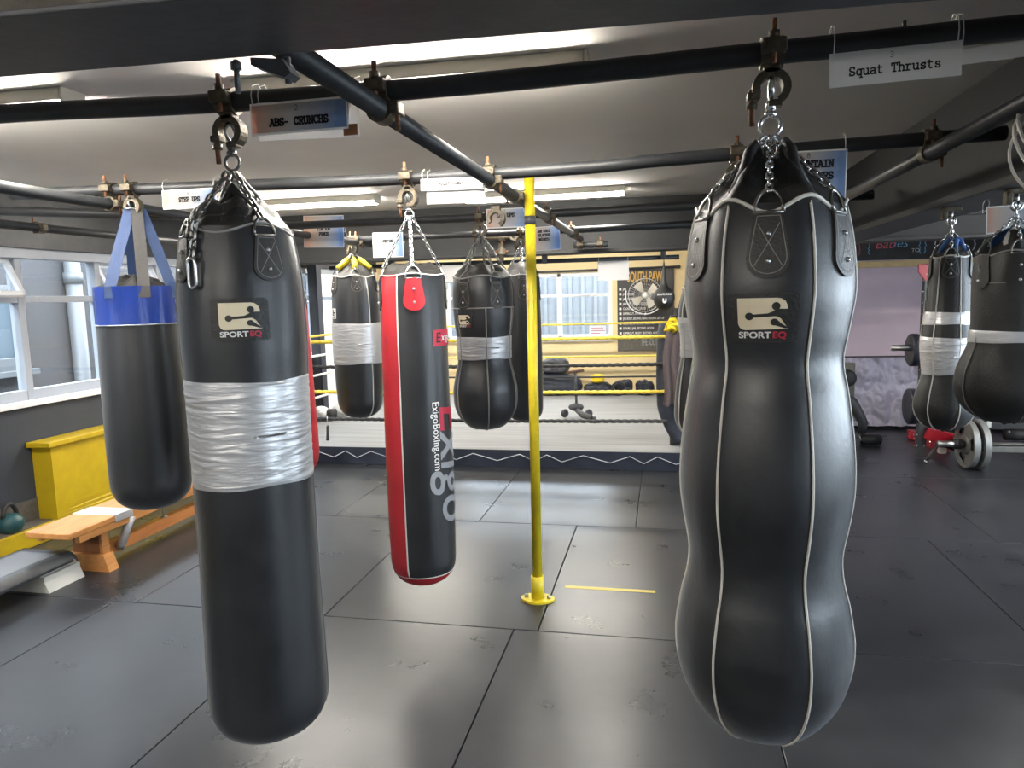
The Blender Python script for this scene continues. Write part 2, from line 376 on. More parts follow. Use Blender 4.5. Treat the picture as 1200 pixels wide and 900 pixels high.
def strokes(text, h, wt=.09, adv=.6, xs=1.0):
    """flat quads (u,v) for a line of slab-serif text, centred on u, baseline v=0; h = cell height"""
    out = []; wid = len(text)*adv*xs; x0 = -wid/2
    for ch in text:
        for pl in G.get(ch, []):
            for (a, b) in zip(pl[:-1], pl[1:]):
                ax, ay, bx, by = (a[0]*xs+x0)*h, a[1]*h, (b[0]*xs+x0)*h, b[1]*h
                dx, dy = bx-ax, by-ay; l = math.hypot(dx, dy) or 1e-6; w = wt*h/2
                nx, ny = -dy/l*w, dx/l*w; ex, ey = dx/l*w*.8, dy/l*w*.8
                out.append([(ax-ex+nx, ay-ey+ny), (ax-ex-nx, ay-ey-ny), (bx+ex-nx, by+ey-ny), (bx+ex+nx, by+ey+ny)])
        x0 += adv*xs
    return out
def font_polys(text, size, bold=0.0, align='CENTER', shear=0, sx=1.0, space=1.0):
    """triangles of built-in sans letters as lists of (u,v)"""
    c = bpy.data.curves.new('t', 'FONT'); c.body = text; c.size = size; c.align_x = align; c.offset = bold*size; c.shear = shear; c.resolution_u = 4; c.space_character = space
    o = bpy.data.objects.new('t', c); COL.objects.link(o)
    dg = bpy.context.evaluated_depsgraph_get(); dg.update()
    me = bpy.data.meshes.new_from_object(o.evaluated_get(dg))
    polys = [[(me.vertices[i].co.x*sx, me.vertices[i].co.y) for i in p.vertices] for p in me.polygons]
    bpy.data.objects.remove(o); bpy.data.curves.remove(c); bpy.data.meshes.remove(me)
    return polys
def flat(mb, polys, o, ux, uy):
    o = Vector(o); ux = Vector(ux); uy = Vector(uy)
    for p in polys: mb.add([o+ux*a+uy*b for a, b in p], [tuple(range(len(p)))], False)
    return mb

# ------------------------------------------------------------------ chains, clamps
def chain(mb, p0, p1, L=.032, w=.0175, r=.0032, start=0):
    p0 = Vector(p0); p1 = Vector(p1); d = p1-p0; n = max(1, round(d.length/(L-2*r*1.6))); st = d/n; t = d.normalized()
    x = t.cross(Vector((0, 1, 0)));
    x = x.normalized() if x.length > .05 else Vector((1, 0, 0)); y = t.cross(x)
    for i in range(n):
        c = p0+st*(i+.5); side = x if (i+start) % 2 else y
        if (i+start) % 2: side = (x+y*.3).normalized()
        else: side = (y-x*.3).normalized()
        hl = L/2-w/2; pts = []
        for k in range(6): a = PI*k/5; pts.append(c+t*(hl+(w/2-r)*math.sin(a))+side*(w/2-r)*math.cos(a))
        for k in range(6): a = PI+PI*k/5; pts.append(c+t*(-hl+(w/2-r)*math.sin(a))+side*(w/2-r)*math.cos(a))
        mb.tube(pts, r, 6, closed=True)
    return mb
def ringm(mb, c, R, r, ax, ay, n=20, m=8):
    c = Vector(c); ax = Vector(ax); ay = Vector(ay)
    return mb.tube([c+ax*R*math.cos(2*PI*i/n)+ay*R*math.sin(2*PI*i/n) for i in range(n)], r, m, closed=True)
X_, Y_, Z_ = Vector((1, 0, 0)), Vector((0, 1, 0)), Vector((0, 0, 1))
def arcbar(mb, c, r0, r1, a0, a1, w, ax, ay, az, n=16):
    """C-shaped bar of rectangular section"""
    c = Vector(c); vs = []; fs = []
    for i in range(n+1):
        a = math.radians(a0+(a1-a0)*i/n); d = ax*math.cos(a)+ay*math.sin(a)
        for rr, s in ((r0, -1), (r1, -1), (r1, 1), (r0, 1)): vs.append(c+d*rr+az*(w/2*s))
    for i in range(n):
        for k in range(4): fs.append((i*4+k, i*4+(k+1) % 4, (i+1)*4+(k+1) % 4, (i+1)*4+k))
    fs += [(3, 2, 1, 0), tuple(n*4+k for k in range(4))]
    return mb.add(vs, fs, False)
PR = .0242
def coupler(p, label, along='X', hang=True, under=None, group=None, tall=True):
    """scaffold coupler gripping a tube at p; hang: an open jaw below for a bag; under: centre of a second tube it ties"""
    p = Vector(p); t = thing('scaffold_clamp', label, 'clamp', p, group)
    A, B = (X_, Y_) if along == 'X' else (Y_, X_)
    mb = MB(); arcbar(mb, p, PR+.0005, PR+.0085, 0, 360, .046, B, Z_, A, 24)
    mb.box(p+B*(-.036)+Z_*.004, (.05 if along == 'X' else .026, .026 if along == 'X' else .05, .03), None, .004)
    mb.box(p+B*.034, (.034 if along == 'X' else .02, .02 if along == 'X' else .034, .036), None, .004)
    mb.build('band', M_rust, t)
    b = MB(); b.cyl(p+B*(-.036)+Z_*(-.03), p+B*(-.036)+Z_*(.058 if tall else .045), .006, n=10); b.build('bolt', M_bolt, t)
    nn = MB(); nn.cyl(p+B*(-.036)+Z_*.02, p+B*(-.036)+Z_*.034, .012, n=6); nn.build('nut', M_rust, t)
    if hang:
        j = MB(); c = p+Z_*(-.074)
        j.box(p+Z_*(-.036), (.036, .034, .022), None, .004)
        arcbar(j, c, .0235, .040, -62, 200, .034, X_, Z_, Y_, 18)
        d = math.radians(-62); e = c+X_*.031*math.cos(d)+Z_*.031*math.sin(d)
        j.box(e+Vector((-.006, 0, -.004)), (.03, .03, .014), None, .003)
        j.box(c+Vector((-.036, 0, -.014)), (.028, .03, .016), None, .003)
        j.build('open_jaw', M_rust, t)
        k = MB(); k.cyl(c+Vector((-.04, 0, .0)), c+Vector((-.038, 0, -.075)), .0065, n=10); k.build('bolt', M_bolt, t)
        n2 = MB(); n2.cyl(c+Vector((-.039, 0, -.026)), c+Vector((-.039, 0, -.04)), .0125, n=6); n2.build('nut', M_rust, t)
    if under is not None:
        u = Vector(under); j = MB(); arcbar(j, u, PR+.0005, PR+.0085, 0, 360, .046, A, Z_, B, 24)
        j.box(u+A*.037, (.026 if along == 'X' else .05, .05 if along == 'X' else .026, .03), None, .004); j.build('band', M_rust, t)
        k = MB(); k.cyl(u+A*.04+Z_*.035, u+A*.04-Z_*.05, .006, n=10); k.build('bolt', M_bolt, t)
    return t

# ------------------------------------------------------------------ bags
def interp(tab, z):
    """smooth monotone-ish (Catmull-Rom) lookup of r by z; tab sorted by z"""
    if z <= tab[0][0]: return tab[0][1]
    if z >= tab[-1][0]: return tab[-1][1]
    for i in range(len(tab)-1):
        if tab[i][0] <= z <= tab[i+1][0]: break
    (z1, r1), (z2, r2) = tab[i], tab[i+1]
    h = z2-z1; t = (z-z1)/h
    m1 = (r2-tab[i-1][1])/(z2-tab[i-1][0]) if i > 0 else (r2-r1)/h
    m2 = (tab[i+2][1]-r1)/(tab[i+2][0]-z1) if i+2 < len(tab) else (r2-r1)/h
    return ((2*t**3-3*t**2+1)*r1+(t**3-2*t**2+t)*h*m1+(-2*t**3+3*t**2)*r2+(t**3-t**2)*h*m2)
class Bag:
    def __init__(s, name, label, X, Y, prof, cat='punch bag', group=None, lobes=0, lobe_amp=0, lobe_ph=0, fold=0, fold_n=4, fold_ph=0, round_bot=.06):
        s.X, s.Y = X, Y; s.p = sorted(prof); s.zb = s.p[0][0]; s.zt = s.p[-1][0]; s.rb = s.p[0][1]
        s.lobes, s.la, s.lp = lobes, lobe_amp, math.radians(lobe_ph); s.fold, s.fn, s.fp = fold, fold_n, math.radians(fold_ph); s.rd = round_bot
        s.th0 = math.atan2(-X, Y); s.root = thing(name, label, cat, (X, Y, s.zb), group)
    def r(s, th, z):
        zz = max(z, s.zb); r = interp(s.p, max(zz, s.zb+1e-5))
        if zz < s.zb+s.rd:
            k = 1-(zz-s.zb)/s.rd; r = r*(1-.22*k*k*k) if False else r
        if s.lobes: r *= 1-s.la*abs(math.sin((th-s.lp)*s.lobes/2))**6
        if s.fold:
            e = math.exp(-(s.zt-zz)/.11)
            r *= 1+s.fold*e*(math.cos((th-s.fp)*s.fn)+.35*math.cos((th-s.fp)*s.fn*2+1.3)-.3)
        return r
    def P(s, thdeg, z, off=0):
        th = math.radians(thdeg); r = s.r(th, z)+off; a = th+s.th0
        return Vector((s.X+r*math.sin(a), s.Y-r*math.cos(a), z))
    def body(s, m, name='body', z0=None, z1=None, n=96, dz=.012, off=0, t0=None, t1=None):
        closed_b = z0 is None; z0 = s.zb if z0 is None else z0; z1 = s.zt if z1 is None else z1
        mb = MB(); k = max(2, int((z1-z0)/dz)+1)
        if t0 is None:
            mb.grid(lambda u, v: s.P(360*u, z0+(z1-z0)*v, off), n, k, wrap=True)
        else: mb.grid(lambda u, v: s.P(t0+(t1-t0)*u, z0+(z1-z0)*v, off), max(4, int(n*(t1-t0)/360)), k)
        if closed_b and t0 is None:
            b = len(mb.v); mb.v.append(Vector((s.X, s.Y, z0-.008)))
            for i in range(n): mb.f.append([b, (i+1) % n, i]); mb.sm.append(True)
        return mb.build(name, m, s.root)
    def band(s, m, z0, z1, name='duct_tape', off=.003, wob=.004):
        mb = MB(); n = 120
        def fn(u, v):
            t = 360*u; a = math.sin(math.radians(t)*2+1)*wob+math.sin(math.radians(t)*5)*wob*.4
            z = z0+(z1-z0)*v+a*(1 if v < .5 else -.7)
            rip = .0009*math.sin(z*190+3.2*math.sin(math.radians(t)*2+z*13)+2*math.sin(z*71+t*.03))*math.sin(math.radians(t)*3+z*37) if 0 < v < 1 else -.002
            return s.P(t, z, off+rip)
        mb.grid(fn, n, max(8, int((z1-z0)/.006)), wrap=True); return mb.build(name, m, s.root)
    def mer(s, mb, t, z0=None, z1=None, r=.0035, off=.001):
        z0 = s.zb+.01 if z0 is None else z0; z1 = s.zt if z1 is None else z1; n = int((z1-z0)/.02)+2
        mb.tube([s.P(t, z0+(z1-z0)*i/(n-1), off) for i in range(n)], r, 6); return mb
    def hoop(s, mb, z, r=.004, off=.001, t0=0, t1=360, wave=0, wn=4, wp=0):
        n = 72; full = t1-t0 >= 360
        pts = [s.P(t0+(t1-t0)*i/(n if full else n-1), z+wave*math.cos(math.radians((t0+(t1-t0)*i/(n if full else n-1)-wp))*wn), off) for i in range(n)]
        mb.tube(pts, r, 6, closed=full); return mb
    def decal(s, mb, polys, tc, zc, off, th=0, du=.02, rotdeg=0, mirror=False):
        """wrap flat polygons (u right, v up) on the surface at angle tc, height zc"""
        cr, sr = math.cos(math.radians(rotdeg)), math.sin(math.radians(rotdeg))
        bm = bmesh.new()
        for p in polys:
            vs = [bm.verts.new((a*cr-b*sr, a*sr+b*cr, 0)) for a, b in p]
            try: bm.faces.new(vs)
            except ValueError: pass
        bmesh.ops.remove_doubles(bm, verts=bm.verts[:], dist=1e-5)
        bmesh.ops.triangulate(bm, faces=[f for f in bm.faces if len(f.verts) > 4])
        for ax in (0, 1):
            lo = min(v.co[ax] for v in bm.verts); hi = max(v.co[ax] for v in bm.verts); c = lo+du
            while c < hi:
                co = [0, 0, 0]; co[ax] = c; no = [0, 0, 0]; no[ax] = 1
                bmesh.ops.bisect_plane(bm, geom=bm.verts[:]+bm.edges[:]+bm.faces[:], plane_co=co, plane_no=no); c += du
        bm.verts.index_update(); base = interp(s.p, zc)
        def mp(u, v, o):
            return s.P(tc+math.degrees(u/base), zc+v, o)
        vs = [mp(v.co.x, v.co.y, off) for v in bm.verts]; fs = [[v.index for v in f.verts] for f in bm.faces]; n = len(vs)
        if th:
            vs += [mp(v.co.x, v.co.y, off-th) for v in bm.verts]
            for e in bm.edges:
                if len(e.link_faces) == 1: a, b = e.verts[0].index, e.verts[1].index; fs.append([a, b, n+b, n+a])
        bm.free(); mb.add(vs, fs, False); return mb
    def tab(s, t, m=None, h=.125, w=.05, z=None, stitched=True, rivets=True, ring=M_chrome, topz=.0):
        """leather hanging tab with D-ring; returns D-ring top"""
        z = s.zt if z is None else z
        k = h/.125; q = w/.05
        poly = [(-.022*q, .0), (.022*q, 0), (.026*q, -.03*k)]+[(.033*q*math.cos(a), -.088*k+.036*k*math.sin(a)) for a in [math.radians(10-20*i) for i in range(11)]]+[(-.026*q, -.03*k)]
        mb = MB(); s.decal(mb, [poly], t, z-topz, .006, .006, du=.012); pt = mb.build('hanging_tab', m or M_tab, s.root)
        if stitched:
            ins = [(a*.82, -.06*k+(b+.06*k)*.86) for a, b in poly]; st = MB()
            def seg(a, b): 
                dx, dy = b[0]-a[0], b[1]-a[1]; l = math.hypot(dx, dy) or 1e-6; nx, ny = -dy/l*.0008, dx/l*.0008
                return [(a[0]+nx, a[1]+ny), (a[0]-nx, a[1]-ny), (b[0]-nx, b[1]-ny), (b[0]+nx, b[1]+ny)]
            sg = [seg(ins[i], ins[(i+1) % len(ins)]) for i in range(len(ins))]
            sg += [seg((-.017*q, -.022*k), (.02*q, -.1*k)), seg((.017*q, -.022*k), (-.02*q, -.1*k))]
            s.decal(st, sg, t, z-topz, .0068, 0, du=.02); st.build('stitching', M_stitch, pt)
        if rivets:
            for v in (-.042, -.092):
                rv = MB(); c = s.P(t, z-topz+v*k, .0065); rv.sphere(c, .0055, 10, 6); rv.build('rivet', M_steel, pt)
        # D ring
        A = s.P(t-math.degrees(.023*q/interp(s.p, z)), z-topz-.002, .006); B = s.P(t+math.degrees(.023*q/interp(s.p, z)), z-topz-.002, .006)
        C = (A+B)/2; ax = (B-A)/2; out = Vector((math.sin(math.radians(t)+s.th0), -math.cos(math.radians(t)+s.th0), 0))
        tilt = (Z_*.9-out*.3).normalized()
        pts = [C+ax*math.cos(a)+tilt*.042*q*math.sin(a) for a in [PI*i/10 for i in range(11)]]
        d = MB(); d.tube(pts, .0036, 8); d.tube([A, B], .0036, 8); d.build('d_ring', ring, pt)
        return C+tilt*.040*q
    def cover(s, m, z1, rn, folds=4, amp=.1, ph=0, mid=.55, top_flat=True, name='top_cover'):
        """gathered cone from the shoulder up to the neck"""
        mb = MB(); n = 96; k = 16
        def fn(u, v):
            th = 2*PI*u; r0 = s.r(th, s.zt)*.985; r = r0+(rn-r0)*(v**(1.08)); 
            r *= 1+amp*math.sin(PI*min(1, v*.9+.1))*(math.cos((th-math.radians(ph))*folds)+.3*math.sin(th*folds*2+.8))
            a = th+s.th0; z = s.zt+(z1-s.zt)*(v**1.0)-.004
            return Vector((s.X+r*math.sin(a), s.Y-r*math.cos(a), z+(.01*math.cos((th-math.radians(ph))*folds) if v > .5 else 0)))
        mb.grid(fn, n, k, wrap=True)
        b = len(mb.v); mb.v.append(Vector((s.X, s.Y, z1-.012)))
        for i in range(n): mb.f.append([b, (k-1)*n+i, (k-1)*n+(i+1) % n]); mb.sm.append(True)
        return mb.build(name, m, s.root)
    def hanger(s, pz, ends, jaw_z, m=M_chrome, ringR=.02, link=.032, lw=.0175, lr=.0032, swivel=True, jaw=True):
        """ring in the clamp jaw at jaw_z, swivel, ring at pz, chains to the D-rings"""
        c = Vector((s.X, s.Y, jaw_z)); mb = MB()
        ringm(mb, c, ringR, .0042, Y_, Z_)
        zz = jaw_z-ringR
        if swivel:
            mb.lathe([(.004, -.002), (.010, 0), (.011, .012), (.008, .02), (.004, .022)], (s.X, s.Y, zz-.022), 14)
            mb.sphere((s.X, s.Y, zz-.03), (.013, .013, .009), 14, 8); zz -= .034
            ringm(mb, (s.X, s.Y, zz-ringR*.9), ringR*.95, .0042, X_, Z_); zz -= ringR*1.8
        if zz-pz > .03: chain(mb, (s.X, s.Y, zz), (s.X, s.Y, pz), link*1.1, lw*1.1, lr*1.1)
        mb.build('swivel', m, s.root)
        for i, e in enumerate(ends):
            a = Vector((s.X, s.Y, pz)); d = Vector((e.x-s.X, e.y-s.Y, 0)).normalized() if (Vector((e.x-s.X, e.y-s.Y)).length > 1e-4) else X_
            ch = MB(); chain(ch, a+d*.008, e, link, lw, lr, i); ch.build('chain', m, s.root)
def prof_px(rows, Y, rbody=None, low=None, sc=1.0):
    """rows of (y, x_left, x_right) measured on the photo for a bag whose axis stands in the plane Y -> [(z, r)]"""
    out = []; xs = []
    for i, (y, a, b) in enumerate(rows):
        dl, dr = ray(a, y), ray(b, y)      # the two tangent rays: half their opening angle gives the radius
        al, ar = math.atan2(dl.x, dl.y), math.atan2(dr.x, dr.y); be = (al+ar)/2; D = Y/math.cos(be)
        dm = (dl+dr)/2; z = H+dm.z/math.hypot(dm.x, dm.y)*D*math.cos((ar-al)/2)**.5
        out.append((z, max(D*math.sin((ar-al)/2)*sc, .002))); xs.append(Y*math.tan(be))
    out.sort()
    # keep z strictly increasing
    res = [out[0]]
    for z, r in out[1:]:
        if z > res[-1][0]+.002: res.append((z, r))
    return res, sum(xs)/len(xs)

def pxy(p):
    v = Vector(p)-CAM; w = v.dot(_fw); return 600+F*v.dot(CR)/w, 450-F*v.dot(CU)/w
def bottom(prof, X, Y, front_y, e=2.6, n=9):
    """closes a profile with a rounded base whose near edge shows at the photo row front_y"""
    zc, r = prof[0]
    def pts(h): return [(zc-h*(1-(k/n)**e)**(1/e) if k < n else zc, r*k/n) for k in range(n+1)]
    def low(h):
        th = math.atan2(-X, Y); best = 0
        for z, rr in pts(h):
            for a in (-.9, -.45, 0, .45, .9): best = max(best, pxy((X+rr*math.sin(a+th), Y-rr*math.cos(a+th), z))[1])
        return best
    a, b = .012, .6
    for _ in range(40):
        m = (a+b)/2
        if low(m) < front_y: a = m
        else: b = m
    out = []
    for i in range(14):
        t = PI/2*i/14; rr = math.sin(t)**(2/e); zz = math.cos(t)**(2/e)
        out.append((zc-a*zz, max(.01, r*rr)))
    res = [out[0]]
    for q in out[1:]:
        if q[0] > res[-1][0]+.0015: res.append(q)
    res = [q for q in res if q[0] < zc-.0015]
    return res+prof
EMBLEM = dict(
 cream=[(360, 300), (720, 300), (760, 308), (795, 335), (812, 375), (818, 420), (800, 440), (800, 470), (790, 550), (830, 605), (430, 615), (400, 610), (375, 590), (360, 555)],
 dark=[[(712+38*math.cos(a), 382+40*math.sin(a)) for a in [2*PI*i/14 for i in range(14)]],
       [(470+40*math.cos(a), 480+38*math.sin(a)) for a in [2*PI*i/14 for i in range(14)]],
       [(480, 462), (640, 452), (700, 425), (700, 480), (640, 485), (480, 494)],
       [(690, 425), (740, 408), (900, 410), (900, 590), (830, 600), (795, 555), (760, 505), (725, 482), (690, 480)],
       [(700+38*math.cos(a), 538+34*math.sin(a)) for a in [2*PI*i/14 for i in range(14)]],
       [(715, 505), (770, 555), (840, 600), (800, 600), (700, 568)]])
def sporteq(bag, t, z, scale, small=False):
    """moulded badge with the boxer emblem and the lettering"""
    k = scale/560.0   # 560 zoom px -> badge width `scale`
    c0, c1 = 590, 490
    cv = lambda pl: [((x-c0)*k, -(y-c1)*k) for x, y in pl]
    pad = cv([(290, 245), (890, 245), (920, 275), (920, 715), (890, 750), (320, 750), (265, 690), (265, 275)])
    mb = MB(); bag.decal(mb, [pad], t, z, .004, .006, du=.025); b = mb.build('badge', M_leather2, bag.root)
    mb = MB(); bag.decal(mb, [cv(EMBLEM['cream'])], t, z, .0052, .001, du=.025); bag_e = mb.build('emblem', M_cream, b)
    mb = MB(); bag.decal(mb, [cv(p) for p in EMBLEM['dark']], t, z, .0060, 0, du=.025); mb.build('boxer_figure', M_leather2, b)
    fs = 88*k
    mb = MB(); P1 = [[(u-.02*0, v) for u, v in p] for p in font_polys('SPORT', fs, .03, 'LEFT', sx=1.18)]
    w1 = max(u for p in P1 for u, v in p)
    bag.decal(mb, [[(u+(362-c0)*k, v-(695-c1)*k) for u, v in p] for p in P1], t, z, .0056, 0, du=.03); mb.build('lettering', M_white, b)
    mb = MB(); bag.decal(mb, [[(u+(362-c0)*k+w1+10*k, v-(695-c1)*k) for u, v in p] for p in font_polys('EQ', fs, .03, 'LEFT', sx=1.15)], t, z, .0056, 0, du=.03); mb.build('lettering', M_redp, b, label='red letters')
    return b


# ================================================================== THE ROOM
XL, XR, YB, YF, ZC = -4.07, 4.4, 9.9, -3.2, 2.28
# floor: rubber mats butted together with open seams
mb = MB()
rows = [(-3.2, -1.49, .3), (-1.49, 0.02, .62), (.02, 1.525, .2), (1.525, 3.03, .38), (3.03, 4.54, .49), (4.54, 6.05, .87), (6.05, 7.56, .2), (7.56, 9.9, .5)]
g = .0022
for y0, y1, ph in rows:
    x = ph-1.045*5
    while x < XR:
        a, b = max(x, XL), min(x+1.045, XR)
        if b-a > .02: mb.bx(a+g, b-g, y0+g, y1-g, -.02, 0, .003)
        x += 1.045
fl = struct('floor', mb, M_floor)
struct('underlay', MB().bx(XL, XR, YF, YB, -.06, -.012), M_gap, fl)
struct('ceiling', MB().bx(XL-.2, XR, YF, YB+.2, ZC, ZC+.12), M_ceil)

# left wall with a long ribbon window
WZ0, WZ1, TR = .90, 1.878, 1.566
wl = struct('wall_left', MB().bx(XL-.2, XL, YF, YB+.2, 0, WZ0-.03), M_wallL)
struct('header', MB().bx(XL-.2, XL+.004, YF, YB+.2, WZ1+.02, ZC), M_blk, wl)
struct('lower_render', MB().bx(XL, XL+.012, YF, YB, .1, .262), M_conc, wl)
struct('sill_board', MB().bx(XL-.06, XL+.035, YF, 9.6, WZ0-.03, WZ0+.004, .004), M_frameW, wl)
mull = [3.976+.674*k for k in range(-10, 9)]
w1 = MB()
w1.bx(XL-.12, XL-.05, YF, 9.6, WZ0, WZ0+.07, .004); w1.bx(XL-.12, XL-.02, YF, 9.6, WZ1-.045, WZ1+.02, .004)
w1.bx(XL-.115, XL-.05, YF, 9.6, TR-.022, TR+.022, .004)
for y in mull: w1.bx(XL-.12, XL-.045, y-.025, y+.025, WZ0, WZ1, .004)
win1 = struct('window_1', w1, M_frame)
struct('pane', MB().bx(XL-.092, XL-.088, YF, 9.6, WZ0+.05, WZ1-.03), M_glass, win1)
struct('end_pier', MB().bx(XL-.2, XL, 9.6, YB, WZ0-.03, WZ1+.03), M_frameW, wl)
# opened top-hung sashes
for y0, ang in ((3.33, -26), (4.678, -24)):
    s = MB(); R = Matrix.Rotation(math.radians(ang), 3, 'Y'); hp = Vector((XL-.10, 0, WZ1-.05)); hh = .27
    def bar(y_a, y_b, z_a, z_b):
        c = Vector((0, (y_a+y_b)/2, (z_a+z_b)/2)); s.box(hp+R @ c, (.03, y_b-y_a, abs(z_b-z_a)), R, .003)
    ya, yb = y0, y0+.62
    bar(ya, yb, -.035, 0); bar(ya, yb, -hh, -hh+.035); bar(ya, ya+.035, -hh, 0); bar(yb-.035, yb, -hh, 0)
    sa = struct('opening_sash', s, M_frameW, win1)
    h = MB(); h.tube([hp+R @ Vector((0, yb-.02, -hh+.01)), Vector((XL-.06, yb+.0, TR+.05)), Vector((XL-.05, yb+.0, TR+.02))], .007, 8); struct('stay', h, M_frame, sa)

# back wall with a wide window
BX0, BX1, BZ0, BZ1 = -3.05, -.68, .90, 1.80
wb = struct('wall_back', MB().bx(XL, BX0, YB, YB+.2, 0, ZC).bx(BX0, BX1, YB, YB+.2, 0, BZ0).bx(BX0, BX1, YB, YB+.2, BZ1, ZC).bx(BX1, 2.0, YB, YB+.2, 0, ZC), M_wallB)
w2 = MB()
for z0, z1 in ((BZ0, BZ0+.05), (BZ1-.05, BZ1)): w2.bx(BX0, BX1, YB+.02, YB+.1, z0, z1, .004)
for x in (BX0+.025, -2.25, -1.41, BX1-.025): w2.bx(x-.026, x+.026, YB+.02, YB+.1, BZ0, BZ1, .004)
w2.bx(BX0, BX1, YB+.03, YB+.095, 1.475, 1.515, .004)
w2.bx(BX0-.02, BX1+.02, YB-.05, YB+.05, BZ0-.035, BZ0+.004, .004)
win2 = struct('window_2', w2, M_frameW)
struct('pane', MB().bx(BX0, BX1, YB+.06, YB+.064, BZ0+.03, BZ1-.03), M_glass, win2)
struct('latch', MB().bx(-1.12, -1.0, YB+.0, YB+.03, 1.485, 1.505, .004), M_frameW, win2)
# wall with pink plaster on the right, its return, the right and rear walls
struct('wall_pink', MB().bx(1.3, XR, 8.2, 8.4, 0, ZC), M_pink)
struct('wall_return', MB().bx(1.3, 1.5, 8.4, YB, 0, ZC), M_wallB)
struct('trim_1', MB().bx(1.5, XR, 8.17, 8.2, 1.70, 1.765, .004), M_strip)
struct('baseboard_pink', MB().bx(1.3, XR, 8.165, 8.2, 0, .035, .004), M_gap)
wr = MB().bx(XR, XR+.2, YF, 8.4, 0, .62).bx(XR, XR+.2, YF, 8.4, 2.05, ZC).bx(XR, XR+.2, YF, -1.5, .62, 2.05).bx(XR, XR+.2, 5.5, 8.4, .62, 2.05)
struct('wall_right', wr, M_wallL)
w3 = MB().bx(XR+.05, XR+.12, -1.5, 5.5, .62, .69).bx(XR+.05, XR+.12, -1.5, 5.5, 1.99, 2.05)
for k in range(9): w3.bx(XR+.05, XR+.12, -1.5+.875*k-.02, -1.5+.875*k+.02, .62, 2.05)
win3 = struct('window_3', w3, M_frame)
struct('pane', MB().bx(XR+.08, XR+.084, -1.5, 5.5, .66, 2.01), M_glass, win3)
struct('wall_rear', MB().bx(XL-.2, XR+.2, YF-.2, YF, 0, ZC), M_wallG)

# steel beams boxed under the ceiling
RB = Matrix.Rotation(.058, 3, 'Z')
fb = struct('trim_2', MB().box((.1, .913, (1.852+ZC)/2), (9.4, .17, ZC-1.852), RB, .006), M_blkrough)
struct('soffit', MB().box((.1, .915, 1.853), (9.4, .198, .008), RB, .002), M_blk, fb)
bb = struct('trim_3', MB().bx(XL, XR, 6.10, 6.24, 1.85, ZC), M_blk2)
struct('lower_flange', MB().bx(XL, XR, 6.03, 6.30, 1.845, 1.872, .004), M_blk2, bb)
struct('upper_flange', MB().bx(XL, XR, 6.05, 6.28, 2.20, 2.225, .004).bx(XL, XR, 6.075, 6.11, 2.02, 2.05, .004), M_blk2, bb)
rb = struct('trim_4', MB().bx(1.2, 1.42, 1.0, 6.1, 1.87, ZC), M_blk2)
struct('lower_flange', MB().bx(1.17, 1.45, 1.0, 6.1, 1.84, 1.872, .004), M_blk2, rb)

# outside the left windows: the neighbour's wall
ex = struct('exterior_wall', MB().bx(-7.0, -6.6, -6, 16, -4, 3.3), M_extL)
ew = MB(); y0, y1, z0, z1 = 5.15, 6.33, .93, 1.75
for a in ((y0, y1, z0-.07, z0+.08), (y0, y1, z1-.07, z1), (y0, y0+.09, z0, z1), (y1-.11, y1, z0, z1)): ew.bx(-6.66, -6.53, *a, .006)
ew.bx(-6.66, -6.47, y0-.05, y1+.06, z0-.11, z0-.05, .006)
ewo = struct('neighbour_window', ew, M_frameO); struct('glazing', MB().bx(-6.62, -6.585, y0, y1, z0, z1), M_dglass, ewo)
dp_ = MB(); dp_.cyl((-6.52, 7.0, -4), (-6.52, 7.0, 3.2), .085, n=20); dp_.cyl((-6.52, 7.0, 1.78), (-6.52, 7.0, 1.9), .1, n=20)
struct('rainwater_pipe', dp_, M_extP)
lv = MB()
for k in range(6): lv.bx(-6.62, -6.585, 7.95, 8.5, 1.62+.055*k, 1.65+.055*k, .004)
struct('air_vent', lv, M_vent)
ebm = MB().bx(-9, 6, 12.6, 13, -4, 2.05)
for k in range(60): ebm.bx(-8+.22*k, -7.94+.22*k, 12.56, 12.6, -4, 2.05)
eb = struct('exterior_cladding', ebm, M_extB)
struct('exterior_ground', MB().bx(-25, 25, -20, 30, -4.2, -4), M_ground)

# ================================================================== LIGHT
W = bpy.data.worlds.new('overcast sky'); SC.world = W; W.use_nodes = True
bg = W.node_tree.nodes['Background']; bg.inputs['Color'].default_value = (.80, .90, 1.0, 1); bg.inputs['Strength'].default_value = 4.6
def portal(name, loc, rot, sx, sy):
    l = bpy.data.lights.new(name, 'AREA'); l.shape = 'RECTANGLE'; l.size = sx; l.size_y = sy; l.cycles.is_portal = True
    o = bpy.data.objects.new(name, l); COL.objects.link(o); o.location = loc; o.rotation_euler = rot
portal('daylight_left', (XL-.22, (YF+9.6)/2, 1.38), (0, -PI/2, 0), 1.1, 9.6-YF)
portal('daylight_right', (XR+.22, 2.0, 1.335), (0, PI/2, 0), 1.5, 7)
portal('daylight_back', ((BX0+BX1)/2, YB+.22, 1.35), (-PI/2, 0, 0), BX1-BX0, 1.0)

